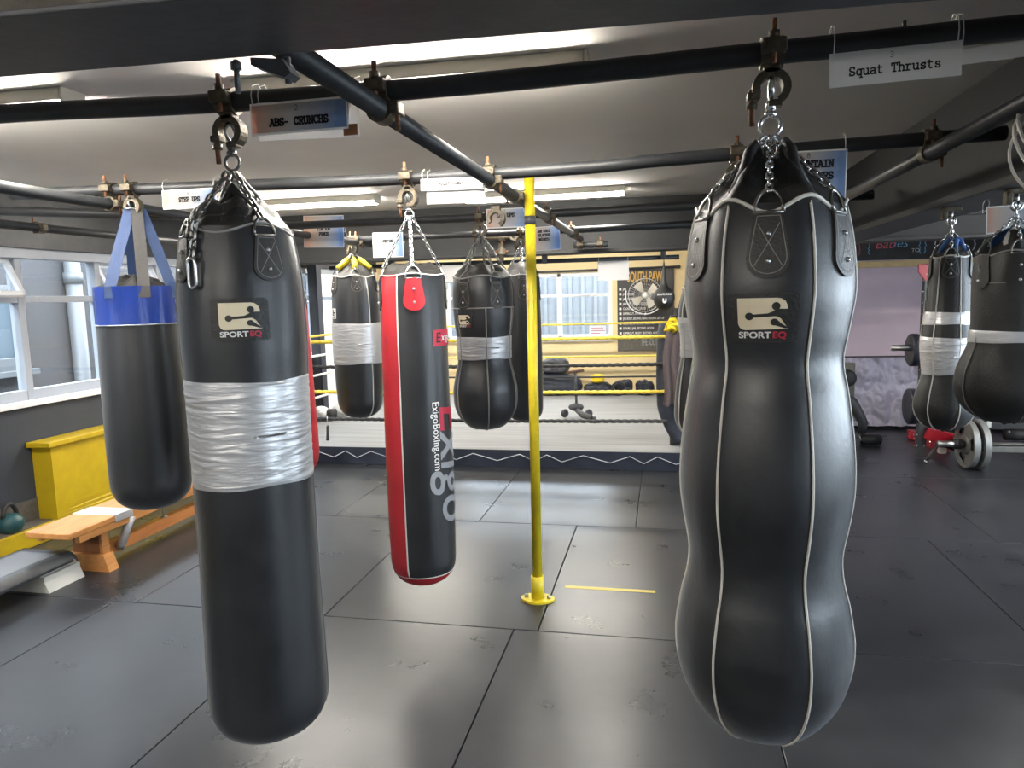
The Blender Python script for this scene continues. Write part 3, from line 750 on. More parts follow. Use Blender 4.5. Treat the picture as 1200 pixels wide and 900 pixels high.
def lamp(c, L, label, rz=.0):
    t = thing('ceiling_light', label, 'ceiling light', c, 'fluorescent battens on the ceiling')
    x, y, z = c
    MB().bx(x-L/2, x+L/2, y-.055, y+.055, z-.046, z, .006).build('lamp_body', M_lampbody, t)
    for a in (x-L/2-.012, x+L/2): MB().bx(a, a+.012, y-.057, y+.057, z-.067, z, .003).build('end_cap', M_lampbody, t)
    MB().bx(x-L/2, x+L/2, y-.044, y+.044, z-.066, z-.044, .009).build('diffuser', M_tube, t, label='glowing white diffuser')
    t.rotation_euler = (0, 0, rz); return t
lamp((-.87, 5.40, ZC), 1.18, 'lit strip light on the ceiling behind the yellow pole, right of the far pair', .03)
lamp((-2.68, 5.14, ZC), 1.18, 'lit strip light on the far ceiling left of the squat jumps sign', .03)
lamp((-.86, 2.44, ZC), 1.22, 'long cream strip light directly above the near black tube', .03)
lamp((-2.70, 2.30, ZC), 1.22, 'strip light at the top left edge above the near black tube', .03)

for x, y, lb in ((-2.9, 8.1, 'added unseen strip light over the left half of the boxing ring, behind the far beam'), (-.9, 8.1, 'added unseen strip light over the right half of the boxing ring, behind the far beam'),
                 (3.0, 4.6, 'added unseen strip light over the weights beyond the right beam'),
                 (-.9, -1.3, 'added unseen strip light behind the camera on the right'), (-2.8, -1.3, 'added unseen strip light behind the camera on the left')):
    lamp((x, y, ZC), 1.24, lb, .03)  # extra lamps out of view, added to brighten the dim interior

# ================================================================== SCAFFOLD TUBES
FY, BY, ZX, ZD = 1.70, 2.82, 2.008, 1.957
def pipe(name, pts, label, group='black scaffold tubes', r=PR, m=None):
    mb = MB(); P = [Vector(p) for p in pts]; fine = []
    tab = [(p[0], p) for p in pts]
    mb.tube(P, r, 20); return tag(mb.build(name, m or M_pipe), label, 'scaffold tube', group)
fp = [(-2.9, FY, 2.04), (-1.76, FY, 2.029), (-1.1, FY, 2.006), (-.44, FY, 1.997), (.25, FY, 2.005), (.71, FY, 2.011), (1.16, FY, 2.014)]
bp_ = [(-2.9, BY, 2.02), (-2.63, BY, 2.018), (-2.19, BY, 2.008), (-1.2, BY, 1.985), (-.88, BY, 1.981), (-.25, BY, 1.981), (-.04, BY, 1.99), (.73, BY, 2.003), (1.14, BY, 2.008)]
def zat(pts, x):
    for a, b in zip(pts[:-1], pts[1:]):
        if a[0] <= x <= b[0]: return a[2]+(b[2]-a[2])*(x-a[0])/(b[0]-a[0])
    return pts[-1][2]
def dense(pts, n=40):
    x0, x1 = pts[0][0], pts[-1][0]; tab = [(p[0], p[2]) for p in pts]
    return [(x0+(x1-x0)*i/n, pts[0][1], interp(tab, x0+(x1-x0)*i/n)) for i in range(n+1)]
pipe('scaffold_tube', dense(fp), 'long black scaffold tube nearest the camera, carrying the two big front bags')
pipe('scaffold_tube', dense(bp_), 'black scaffold tube across the room carrying the blue topped bag and the red striped bag')
pipe('scaffold_tube', [(-2.75, 4.25, 1.985), (-1.07, 4.25, 1.975), (.26, 4.25, 1.98), (1.1, 4.25, 1.99)], 'black scaffold tube behind the yellow pole carrying the waisted bags')
pipe('scaffold_tube', [(-2.75, 5.4, 1.985), (-1.1, 5.4, 1.978), (1.1, 5.4, 1.985)], 'black scaffold tube nearest the ring carrying the yellow sleeved bag')
pipe('scaffold_tube', [(-.665, 1.02, 1.955), (-.665, 6.0, 1.955)], 'black scaffold tube running from the near beam past the top of the yellow pole')
pipe('scaffold_tube', [(-2.41, 1.02, 1.953), (-2.36, 6.0, 1.953)], 'black scaffold tube running away along the left bay above the blue topped bag')
pipe('scaffold_tube', [(.905, 1.02, 1.957), (.905, 6.0, 1.957)], 'black scaffold tube running beside the big beam on the right')
pipe('scaffold_tube', [(-3.47, 2.3, 1.957), (-3.42, 6.0, 1.957)], 'black scaffold tube nearest the left windows, against the dark header')
pipe('scaffold_tube', [(-3.30, 3.10, 2.00), (-2.50, 3.78, 2.00)], 'short black scaffold tube set diagonally above the left windows')
pipe('scaffold_tube', [(-.72, 5.97, 1.905), (-.44, 5.97, 1.905)], 'stub of scaffold tube clamped at the far beam end of the long tube')
pipe('scaffold_tube', [(-3.0, 6.2, 1.805), (.13, 6.2, 1.79)], 'thin black tube hung under the far beam with white papers on it', r=.019)
tag(MB().cyl((-1.68, 6.2, 1.7985), (-1.5, 6.2, 1.7975), .025, n=14).build('tube_sleeve', M_rubber), 'black sleeve joining the thin tube under the far beam', 'tube sleeve')
for x in (-2.4, -1.0, .0): tag(MB().bx(x-.02, x+.02, 6.165, 6.235, 1.775, 1.846, .004).build('tube_hanger', M_blk), 'black bracket holding the thin tube under the far beam', 'bracket', 'brackets of the thin tube')

coupler((-.665+.0, FY, zat(fp, -.665)), 'clamp tying the near black tube to the tube running past the yellow pole', hang=False, under=(-.665, FY, 1.955))
coupler((-.665, BY, zat(bp_, -.665)), 'clamp tying the second tube to the tube running past the yellow pole', hang=False, under=(-.665, BY, 1.955))
coupler((.905, BY, zat(bp_, .905)), 'rusty clamp where the second tube meets the tube beside the right beam', hang=False, under=(.905, BY, 1.957))
coupler((-2.385, BY, zat(bp_, -2.385)), 'brown clamp left of the blue topped bag where two tubes cross', hang=False, under=(-2.385, BY, 1.953))
coupler((.905, FY, zat(fp, .905)), 'clamp at the right end of the nearest black tube', hang=False, under=(.905, FY, 1.957))
coupler((-2.40, FY, zat(fp, -2.4)), 'clamp at the left end of the nearest black tube', hang=False, under=(-2.40, FY, 1.953))
for Y in (4.25, 5.4):
    for x, w in ((-.665, 'past the yellow pole'), (-2.365, 'in the left bay'), (.905, 'beside the right beam')):
        coupler((x, Y, 1.98), 'clamp tying the %s tube to the long tube %s' % ('third' if Y < 5 else 'fourth', w), hang=False, under=(x, Y, 1.955), tall=True)
coupler((-.665, 5.97, 1.905), 'clamp on the stub tube under the far beam', hang=False)
coupler((-.50, 5.97, 1.905), 'pale clamp at the right end of the stub tube under the far beam', hang=False)
coupler((-3.38, 3.03, 2.0), 'grey clamp at the near end of the diagonal tube above the left windows', hang=False)
coupler((-3.45, 3.5, 1.957), 'grey clamp on the tube nearest the left windows', along='Y', hang=False)
# clamps on the face of the far beam
q = thing('beam_clamp', 'pale cross shaped clamp on the far beam left of the leg exercise sign', 'clamp', (-1.30, 6.0, 1.93))
MB().cyl((-1.46, 6.01, 2.0), (-1.24, 6.01, 2.0), .022, n=14).build('stub_tube', M_rust, q)
arcbar(MB(), (-1.33, 6.01, 2.0), .023, .036, 0, 360, .05, Y_, Z_, X_, 18).build('band', M_rust, q)
arcbar(MB(), (-1.22, 5.99, 2.0), .018, .036, 0, 360, .045, X_, Z_, Y_, 18).build('end_ring', M_rust, q)
MB().cyl((-1.33, 6.0, 1.93), (-1.33, 6.0, 2.06), .008, n=10).build('bolt', M_bolt, q)
q = thing('beam_clamp', 'pale upright stub clamp on the far beam above the waisted bag', 'clamp', (-1.34, 6.0, 1.85))
MB().cyl((-1.34, 6.01, 1.80), (-1.34, 6.01, 1.95), .022, n=14).build('stub_tube', M_rust, q)
arcbar(MB(), (-1.34, 6.01, 1.88), .023, .038, 0, 360, .045, X_, Y_, Z_, 18).build('band', M_rust, q)
MB().cyl((-1.40, 6.0, 1.88), (-1.28, 6.0, 1.88), .008, n=10).build('bolt', M_bolt, q)
# girder clip and bolt under the near beam
q = thing('girder_clip', 'dark steel clip under the near beam beside the end of the sloping tube', 'bracket', (-.78, 1.03, 1.80))
cx = onY(300, 74, 1.0).x
MB().prism([(0, .006), (.05, .0), (.062, -.02), (.052, -.026), (.028, -.016), (0, -.004)], (cx, 1.0, 1.846), X_, Z_, .03).build('clip_plate', M_blk, q)
MB().cyl((cx+.05, 1.0, 1.852), (cx+.05, 1.0, 1.816), .005, n=8).build('bolt', M_blk, q)
q.location = (cx+.03, 1.0, 1.80)
for ch in [o for o in COL.objects if o.parent == q]:
    for v in ch.data.vertices: v.co += Vector((-.78, 1.03, 1.80))-Vector((cx+.03, 1.0, 1.80))
q = thing('hanger_bolt', 'dark bolt sticking down from the near beam left of the sloping tube', 'bolt', (-.86, 1.0, 1.80))
bpx = onY(277, 80, .99)
MB().cyl((bpx.x, .99, 1.852), (bpx.x, .99, 1.806), .004, n=10).build('bolt_shank', M_blk, q)
MB().cyl((bpx.x, .99, 1.849), (bpx.x, .99, 1.838), .008, n=6).build('nut', M_blk, q)
# small studs on the tubes
for x, y, Y in ((413, 92, FY), (1060, 26, FY)):
    c = onY(x, y, Y); tag(MB().cyl((c.x, Y, zat(fp, c.x)+PR-.002), (c.x, Y, zat(fp, c.x)+PR+.012), .004, n=8).build('tube_stud', M_blk), 'tiny stud on top of the nearest tube %s' % ('left of the sloping tube' if x < 500 else 'above the squat thrusts card'), 'stud')
# yellow pole
t = thing('yellow_pole', 'upright yellow painted steel pole bolted to the floor', 'pole', (-.612, 3.36, 0))
MB().cyl((-.612, 3.36, .01), (-.607, 3.36, 2.085), PR, n=24).build('pole', M_polpaint, t)
MB().cyl((-.612, 3.36, .008), (-.612, 3.36, .125), .032, n=24).build('socket', M_polpaint, t)
bf = MB(); bf.prism([(.075*math.cos(a)*(1+.12*math.cos(2*a)), .062*math.sin(a)) for a in [2*PI*i/28 for i in range(28)]], (-.612, 3.36, .006), X_, Y_, .012); bf.build('base_flange', M_polpaint, t)
for s in (-1, 1):
    k = MB(); k.cyl((-.612+s*.056, 3.36, .01), (-.612+s*.056, 3.36, .026), .011, n=6); k.build('bolt', M_steel, t)
MB().cyl((-.6075, 3.36, 1.83), (-.6075, 3.36, 1.87), .0275, n=24).build('black_tape_band', M_blk, t, label='black band near the top')
q = coupler((-.61, 3.30, 1.955), 'clamp with a hanging open jaw gripping the tube beside the yellow pole', along='Y', hang=False)
jj = MB(); arcbar(jj, (-.70, 3.30, 1.86), .026, .042, -60, 210, .036, X_, Z_, Y_, 18); jj.box((-.70, 3.30, 1.90), (.04, .034, .03)); jj.build('open_jaw', M_rust, q)
q.location.x += -.055

# ================================================================== PUNCH BAGS
def hangclamp(x, pts_or_z, Y, label): 
    z = pts_or_z if isinstance(pts_or_z, (int, float)) else zat(pts_or_z, x)
    coupler((x, Y, z), label, group=None); return z-.074
# ---- near left black bag with the wide tape band
rows1 = [(270, 213, 345), (300, 209, 350), (335, 208, 356), (400, 212, 361), (440, 217, 362), (500, 222, 364), (575, 228, 368), (650, 232, 371), (720, 235, 375), (795, 239, 380)]
pr, ax = prof_px(rows1, FY); pr = bottom(pr, ax, FY, 873, 3.6)
b = Bag('punch_bag', 'long black punch bag at front left with one wide silver tape band', ax, FY, pr, fold=.035, fold_n=4, fold_ph=55)
B1 = b
b.body(M_leather)
zt = onY(290, 446, FY-.1).z; zb_ = onY(298, 571, FY-.1).z
b.band(M_tape, zb_, zt, off=.0035)
b.cover(M_cover, b.zt+.075, .062, 4, .09, 10)
pm = MB(); b.hoop(pm, b.zt-.004, .0035, .0, wave=.012, wn=4, wp=25); pm.build('piping', M_gpipng, b.root)
pm = MB(); b.mer(pm, 84, r=.003); b.mer(pm, -88, r=.003); b.mer(pm, 175, r=.003); pm.build('seam', M_gpipng, b.root)
ends = [b.tab(t, h=.115, w=.054, topz=.02, ring=M_dchain) for t in (27, -62, 118, -152)]
jz = hangclamp(ax, fp, FY, 'weathered clamp on the near tube holding the front left black bag')
b.hanger(jz-.10, ends[:1]+ends[2:], jz, M_dchain, .021, .036, .021, .004)
ch = MB(); e = b.P(-38, b.zt+.01, .012); chain(ch, (b.X-.01, b.Y-.01, jz-.1), e, .036, .021, .004); chain(ch, e, b.P(-40, b.zt-.075, .016), .036, .021, .004)
cE = b.P(-40, b.zt-.075, .016); ch.build('loose_chain', M_dchain, b.root)
ch = MB(); c = b.P(-40, b.zt-.112, .014); sd = Vector((math.cos(b.th0-.7), math.sin(b.th0-.7), 0))
ch.tube([c+sd*(.011*math.cos(a))+Z_*(.022*(1 if math.sin(a) >= 0 else -1)+.013*math.sin(a)) for a in [2*PI*i/20 for i in range(20)]], .0042, 8, closed=True); ch.build('end_link', M_steel, b.root, label='bright long end link')
lp = MB(); base = Vector((b.X+.03, b.Y-.035, b.zt+.015))
lp.tube([base+Vector((-.03, 0, -.03)), base+Vector((-.035, 0, .05)), base+Vector((-.01, 0, .085)), base+Vector((.015, .0, .05)), base+Vector((.045, -.01, -.02)), base+Vector((.05, -.02, -.07))], [.016, .017, .014, .017, .02, .02], 10); lp.build('hanging_loop', M_cover, b.root)
sporteq(b, -3, onY(284, 374, FY-.15).z, .115)

# ---- big six panel bag at front right
rows2 = [(246, 815, 987), (275, 809, 995), (310, 805, 1000), (345, 803, 1000), (385, 809, 993), (422, 815, 987), (460, 808, 993), (522, 801, 1002), (573, 800, 1003), (610, 806, 998), (645, 812, 990), (672, 806, 987), (700, 798, 993), (738, 793, 1001), (752, 793.5, 1002)]
pr, ax = prof_px(rows2, FY); pr = bottom(pr, ax, FY, 873, 2.1)
b = Bag('punch_bag', 'largest black triple bulge punch bag at front right with white piped panels', ax, FY, pr, lobes=6, lobe_amp=.012, lobe_ph=30, fold=.018, fold_n=6, fold_ph=30)
B2 = b
b.body(M_leather, n=120)
b.cover(M_cover, b.zt+.115, .04, 6, .14, 30)
pm = MB()
for t in (30, 90, 150, 210, 270, 330): b.mer(pm, t, r=.0031, off=.002)
pm.build('piping', M_pipng, b.root)
pm = MB(); b.hoop(pm, b.zt-.004, .0045, .001, wave=-.016, wn=6, wp=0); pm.build('rim_piping', M_pipng, b.root)
ends = [b.tab(t, h=.135, w=.058, topz=.018, ring=M_dchain) for t in (0, 60, 120, 180, 240, 300)]
jz = hangclamp(ax, fp, FY, 'large weathered clamp on the near tube holding the front right bag')
b.hanger(jz-.10, ends, jz, M_chrome, .023, .03, .018, .0034)
lp = MB()
for s, t in ((1, 40), (1, -40), (1, 150), (1, -140)):
    a = math.radians(t)+b.th0; d = Vector((math.sin(a), -math.cos(a), 0)); c = Vector((b.X, b.Y, b.zt))
    lp.tube([c+d*.075+Z_*.04, c+d*.05+Z_*.09, c+d*.04+Z_*.12, c+d*.05+Z_*.135, c+d*.062+Z_*.12, c+d*.075+Z_*.08, c+d*.105+Z_*.03], [.014, .014, .013, .012, .013, .014, .016], 10)
lp.build('hanging_loop', M_cover, b.root)
sporteq(b, -3, onY(900, 372, FY-.18).z, .115)
hangB2 = b

# twin of it behind
root2 = dup(b.root, (.28, BY, b.zb+.0), rotz=math.atan2(-.28, BY)-b.th0-.25, label='black triple bulge bag half hidden close behind the big front right bag')
jz2 = hangclamp(.262, bp_, BY, 'clamp on the second tube just left of the big front right bag')

# ---- blue topped bag
rows3 = [(336, 111, 207), (358, 111, 208), (382, 113, 210), (430, 116, 215), (480, 119, 219), (530, 123, 223), (556, 125, 224)]
pr, ax = prof_px(rows3, BY); pr = bottom(pr, ax, BY, 598, 2.6)
b = Bag('punch_bag', 'short black punch bag with a blue collar hung on webbing straps by the windows', ax, BY, pr, fold=.012, fold_n=9)
z38 = onY(160, 381, BY-.15).z
b.body(M_leather, z1=None)
b.body(M_blue, 'blue_collar', z38, b.zt, off=.003)
pm = MB(); b.hoop(pm, z38, .003, .003); pm.build('seam', M_greyp, b.root)
b.cover(M_cover, b.zt+.05, .03, 5, .05)
cl = hangclamp(ax+.03, bp_, BY, 'weathered clamp holding the straps of the blue topped bag')
top = Vector((ax+.02, BY, cl-.01))
for t, m, nm in ((-34, M_bweb, 'strap'), (12, M_gweb, 'strap'), (62, M_bweb, 'strap'), (180, M_bweb, 'strap')):
    e = b.P(t, b.zt, .004); e2 = b.P(t, b.zt-.05, .006); a = math.radians(t)+b.th0
    tn = Vector((math.cos(a), math.sin(a), 0)); s = MB()
    tn = (tn*.35+Vector((math.cos(b.th0), math.sin(b.th0), 0))*(.75 if abs(t) < 100 else -.75)).normalized()
    tp = top+Vector((.25*(e.x-b.X), .1*(e.y-b.Y), 0)); tv = (X_*.6+tn*.4).normalized() if tn.x > 0 else (X_*-.6+tn*.4).normalized()
    pts = [tp, (tp+e)/2+Vector((e.x-b.X, e.y-b.Y, 0))*.02, e, e2]
    vs = []
    for p in pts:
        for sx in (-1, 1): vs.append(p+tn*.024*sx)
    od = Vector((-tn.y, tn.x, 0))*-.003 if abs(t) < 100 else Vector((-tn.y, tn.x, 0))*.003
    vs2 = [v-od for v in vs]; n = len(vs)
    fs = [(2*i, 2*i+1, 2*i+3, 2*i+2) for i in range(3)]+[(n+2*i, n+2*i+2, n+2*i+3, n+2*i+1) for i in range(3)]+[(2*i, 2*i+2, n+2*i+2, n+2*i) for i in range(3)]+[(2*i+1, n+2*i+1, n+2*i+3, 2*i+3) for i in range(3)]
    s.add(vs+vs2, fs, False); s.build(nm, m, b.root, label='blue webbing strap' if m is M_bweb else 'dark grey webbing strap')
mb = MB(); ringm(mb, top+Vector((0, 0, -.0)), .032, .0045, X_, Y_); ringm(mb, top+Z_*.02, .018, .004, Y_, Z_); mb.build('hanging_ring', M_chrome, b.root)
mb = MB(); b.decal(mb, [[(-.02, 0), (.02, 0), (.02, -.06), (-.02, -.06)]], 76, b.zt-.06, .007, .002); mb.build('care_label', M_white, b.root)

# ---- red and black striped bag
rows4 = [(322, 449, 521), (345, 447, 522), (400, 448, 525), (450, 449, 526), (500, 451, 529), (560, 453, 531), (620, 456, 533), (648, 457, 533)]
pr, ax = prof_px(rows4, BY); pr = bottom(pr, ax, BY, 686, 2.4)
b = Bag('punch_bag', 'tall black punch bag with red side panel and red base, left of the pole', ax, BY, pr, fold=.03, fold_n=4, fold_ph=0)
B4 = b
zr = onY(494, 678, BY-.12).z
b.body(M_leather)
b.body(M_redl, 'red_base', b.zb, zr, off=.002)
b.body(M_redl, 'red_panel', zr-.01, b.zt, off=.002, t0=-150, t1=-29)
b.cover(M_cover, b.zt+.045, .075, 4, .06)
pm = MB(); b.mer(pm, -29, zr, r=.003, off=.002); b.mer(pm, -150, zr, r=.003, off=.002); b.hoop(pm, b.zt-.002, .0035, .001, wave=.004); b.hoop(pm, zr, .0025, .002); pm.build('piping', M_pipng, b.root)
ends = [b.tab(t, M_redl if t == 2 else M_tab, h=.13, w=.062, topz=.015, stitched=False) for t in (2, 92, 182, 272)]
jz = hangclamp(ax, bp_, BY, 'pale clamp on the second tube holding the red striped bag')
b.hanger(jz-.075, ends, jz, M_chrome, .019, .03, .017, .0028)
# big name running down the side and the small red plate
def exigo(bag):
    L = font_polys('E', .19, .012, 'LEFT', sx=1.0, shear=.0); mx = MB()
    zc = onY(520, 470, BY).z; k = (onY(520, 470, BY).z-onY(522, 608, BY).z)
    full = font_polys('Exigo', .2, .010, 'LEFT', shear=.12); wfull = max(u for p in full for u, v in p); sc = k/wfull
    e = font_polys('E', .2, .010, 'LEFT', shear=.12); we = max(u for p in e for u, v in p)
    rest = font_polys('xigo', .2, .010, 'LEFT', shear=.12); dx = wfull-max(u for p in rest for u, v in p)
    # reading downwards: text u -> -z, text v -> right
    f = lambda P, o: [[(v*sc*1.0, -(u+o)*sc) for u, v in p] for p in P]
    bag.decal(mx, f(e, 0), 38, zc, .003, 0, du=.02); mx.build('lettering', M_redp, bag.root, label='large red initial letter')
    mx = MB(); bag.decal(mx, f(rest, dx), 38, zc, .003, 0, du=.02); mx.build('lettering', M_greyp, bag.root, label='large grey letters running down the side')
    w = font_polys('ExigoBoxing.com', .05, .012, 'LEFT'); ww = max(u for p in w for u, v in p); kz = (onY(510, 467, BY).z-onY(512, 545, BY).z)/ww
    mx = MB(); bag.decal(mx, [[(v*kz*1.1, -u*kz) for u, v in p] for p in w], 25, onY(510, 467, BY).z, .003, 0, du=.02); mx.build('lettering', M_white, bag.root, label='small white web address running down the side')
    zp = onY(515, 395, BY).z
    mx = MB(); bag.decal(mx, [[(-.034, .032), (.10, .036), (.10, -.03), (-.038, -.034)]], 47, zp, .0025, 0, du=.015); pl = mx.build('name_plate', M_redp, bag.root)
    mx = MB(); bag.decal(mx, [[(u-.024, v-.018) for u, v in p] for p in font_polys('E', .058, .008, 'LEFT', shear=.1)], 47, zp, .0035, 0, du=.015); mx.build('lettering', M_ink, pl)
    mx = MB(); bag.decal(mx, [[(u+.008, v-.012) for u, v in p] for p in font_polys('xigo', .045, .008, 'LEFT', shear=.15)], 47, zp, .0035, 0, du=.015); mx.build('lettering', M_white, pl)
exigo(b)

# ---- broad red panelled bag hidden behind the front left one
rows10 = [(330, 246, 352), (354, 246, 360), (400, 246, 363.5), (440, 247, 366.5), (480, 248, 369), (520, 249, 371.5), (540, 252, 372), (552, 262, 368), (560, 285, 345)]
pr, ax = prof_px(rows10, 2.72, .2, 545)
b = Bag('punch_bag', 'red sided punch bag almost hidden behind the front left black bag', ax, 2.72, pr)
b.body(M_leather); b.body(M_redl, 'red_panel', b.zb, b.zt, off=.003, t0=25, t1=150)
pm = MB(); b.mer(pm, 25, r=.003, off=.003); b.mer(pm, 150, r=.003, off=.003); b.hoop(pm, b.zt, .0035, .001); pm.build('piping', M_pipng, b.root)
b.cover(M_cover, b.zt+.06, .05, 4, .08)
ends = [b.tab(t, stitched=False) for t in (0, 90, 180, 270)]
b.hanger(1.80, ends, 1.92, M_chrome, .019, .03, .017, .003)

# ---- taped bag with yellow chain sleeves, far left
rows5 = [(324, 395, 443), (345, 391, 446), (378, 390, 447), (420, 390, 447), (452, 391, 446.5), (462, 392, 446)]
Y5 = 5.4
pr, ax = prof_px(rows5, Y5); pr = bottom(pr, ax, Y5, 490, 2.6)
b = Bag('punch_bag', 'black punch bag with yellow sleeved chains and a broad silver tape band, near the ring', ax, Y5, pr, fold=.04, fold_n=5)
b.body(M_leather, n=72)
b.band(M_tape, onY(418, 427, Y5-.15).z, onY(418, 379, Y5-.15).z, off=.006)
pm = MB(); b.mer(pm, 33, r=.005); b.hoop(pm, b.zt, .006, .001, wave=.008, wn=5); pm.build('piping', M_pipng, b.root)
b.cover(M_cover, b.zt+.09, .05, 5, .1)
ends = [b.tab(t, h=.13, w=.07, ring=M_dchain) for t in (5, 77, 149, 221, -66)]
jz = hangclamp(ax, 1.982, Y5, 'dark clamp against the far beam holding the yellow sleeved bag')
b.hanger(jz-.035, ends, jz, M_dchain, .026, .045, .026, .005, swivel=False)
sl = MB()
for e in ends:
    a = Vector((b.X, b.Y, jz-.035)); p0 = a+(e-a)*.30; p1 = a+(e-a)*.92; sl.tube([p0, p0+(p1-p0)*.3, p0+(p1-p0)*.6, p1], [.016, .022, .020, .023], 8)
sl.build('chain_sleeve', M_sleeve, b.root, label='yellow padded chain sleeves')
mb = MB(); b.decal(mb, [[(-.03, .04), (.03, .04), (.03, -.04), (-.03, -.04)]], -62, onY(396, 367, Y5).z, .004, 0); bd = mb.build('badge', M_white, b.root)
mb = MB(); b.decal(mb, [[(-.015, .03), (.0, .035), (.0, .012), (.022, .008), (.022, .0), (0, 0), (.012, -.02), (-.015, -.018)], [(-.025, -.028), (.025, -.028), (.025, -.034), (-.025, -.034)]], -62, onY(396, 367, Y5).z, .005, 0); mb.build('emblem', M_ink, bd)

# ---- waisted bag with tape band and badge
rows6 = [(325, 531, 597), (340, 529.5, 600), (362, 529.5, 601), (380, 532, 600.5), (394, 535.5, 600), (410, 537, 600), (424, 536.5, 600), (440, 533, 603.5), (455, 530.5, 606.5), (466, 530.5, 606.5)]
Y6 = 4.25
pr, ax = prof_px(rows6, Y6); pr = bottom(pr, ax, Y6, 504, 2.1)
b = Bag('punch_bag', 'black waisted punch bag with a narrow tape band, just left of the yellow pole', ax, Y6, pr, fold=.03, fold_n=4, lobes=6, lobe_amp=.02, lobe_ph=5)
B6 = b
b.body(M_leather, n=84)
b.band(M_tape, onY(568, 422, Y6-.15).z, onY(568, 395, Y6-.15).z, off=.005)
zs = onY(566, 361, Y6-.15).z
pm = MB(); b.hoop(pm, b.zt, .005, .001, wave=.008); b.hoop(pm, zs, .004, .001)
for t in (5, 65, 125, 185, 245, 305): b.mer(pm, t, z1=zs, r=.004, off=.003)
pm.build('piping', M_gpipng, b.root)
b.cover(M_cover, b.zt+.075, .09, 4, .1)
ends = [b.tab(t, h=.16, w=.075, topz=.03, ring=M_dchain) for t in (-38, 28, 100, 170, 240)]
jz = hangclamp(ax, 1.976, Y6, 'dark clamp holding the waisted bag left of the yellow pole')
b.hanger(jz-.03, ends, jz, M_dchain, .024, .032, .019, .0036, swivel=False)
sporteq(b, -38, onY(546, 375, Y6).z, .10)
# its twin on the right, seen in a sliver
# ---- plain black bag behind the pole
rows7 = [(323, 593, 631), (350, 592, 633), (400, 592, 635), (450, 593, 636), (474, 594, 636.5)]
Y7 = 5.4
pr, ax = prof_px(rows7, Y7); pr = bottom(pr, ax, Y7, 494, 2.8)
b = Bag('punch_bag', 'plain black punch bag partly hidden behind the yellow pole', ax, Y7, pr, fold=.03, fold_n=4)
b.body(M_leather, n=64)
pm = MB(); b.hoop(pm, b.zt, .005, .001, wave=.005); pm.build('piping', M_gpipng, b.root)
b.cover(M_cover, b.zt+.10, .07, 4, .1)
ends = [b.tab(t, h=.17, w=.075, topz=.02, ring=M_dchain) for t in (5, 95, 185, 275)]
jz = hangclamp(ax, 1.98, Y7, 'pale clamp behind the yellow pole holding the plain black bag')
b.hanger(jz-.03, ends, jz, M_chrome, .02, .034, .02, .0038, swivel=False)
b7 = b
# twin of the waisted bag, right of the ring ropes
rows12 = [(338, 800, 866), (352, 796, 869), (370, 793.5, 871), (395, 797, 868), (418, 797, 868), (440, 793, 872), (465, 790.5, 875), (485, 789.5, 876)]
pr, ax = prof_px(rows12, Y6); pr = bottom(pr, ax, Y6, 519, 2.1)
b = Bag('punch_bag', 'black waisted bag with silver tape just left of the big front right bag', ax, Y6, pr, fold=.03, fold_n=4, lobes=6, lobe_amp=.03, lobe_ph=5)
b.body(M_leather, n=84)
b.band(M_tape, onY(805, 417, Y6).z, onY(805, 372, Y6).z, off=.005)
pm = MB(); b.hoop(pm, b.zt, .005, .001, wave=.008)
for t in (5, 65, 125, 185, 245, 305): b.mer(pm, t, r=.005, off=.003)
pm.build('piping', M_pipng, b.root)
b.cover(M_cover, b.zt+.09, .07, 4, .1)
ends = [b.tab(t, h=.16, w=.075, ring=M_dchain) for t in (-30, 60, 150, 240)]
jz = hangclamp(ax, 1.98, Y6, 'clamp on the third tube left of the big front right bag')
b.hanger(jz-.06, ends, jz, M_chrome, .022, .034, .02, .0038, swivel=False)
coupler((.241, 5.4, 1.983), 'small far clamp lowest in the row beside the big front right bag')

# ---- two bags at the right edge, hung from the right beam
def beamclip(p, label):
    p = Vector(p); t = thing('beam_clip', label, 'clamp', p-Z_*.06)
    MB().box(p+Vector((0, 0, -.012)), (.07, .05, .02), None, .004).box(p+Vector((-.03, 0, -.035)), (.02, .04, .05), None, .004).build('clip_plate', M_rust, t)
    MB().cyl(p+Vector((.0, 0, -.02)), p+Vector((0, 0, -.05)), .007, n=10).build('bolt', M_steel, t)
    mb = MB(); ringm(mb, p+Vector((0, 0, -.062)), .018, .005, X_, Z_); mb.build('eye', M_chrome, t)
    return p.z-.062
Y8, Y9 = 3.55, 2.98
rows8 = [(301, 1092, 1137), (315, 1090, 1137.5), (342, 1087, 1138), (366, 1083, 1138), (384, 1080, 1139), (402, 1077.5, 1139.5), (425, 1079, 1137), (440, 1081, 1136), (458, 1075.5, 1141), (474, 1073, 1145.5)]
pr, ax = prof_px(rows8, Y8); pr = bottom(pr, ax, Y8, 505, 2.2)
b = Bag('punch_bag', 'black bag with two silver tape bands hanging beside the red weight rack', ax, Y8, pr, fold=.03, fold_n=4, lobes=6, lobe_amp=.02, lobe_ph=30)
b.body(M_leather2, n=84)
b.band(M_tape, onY(1108, 381, Y8-.1).z, onY(1108, 366, Y8-.1).z, off=.004, wob=.002); b.band(M_tape, onY(1108, 441, Y8-.1).z, onY(1108, 396, Y8-.1).z, off=.004, wob=.003)
pm = MB(); b.hoop(pm, b.zt, .004, .001, wave=.004)
for t in (30, 90, 150, 210, 270, 330): b.mer(pm, t, r=.003, off=.003)
pm.build('piping', M_pipng, b.root)
b.cover(M_cover, b.zt+.06, .035, 4, .1)
ends = [b.tab(t, h=.10, w=.05, stitched=True, ring=M_dchain) for t in (2, 92, 182, 272)]
jz = beamclip((ax-.005, Y8, 1.842), 'clip under the right beam holding the bag with two tape bands')
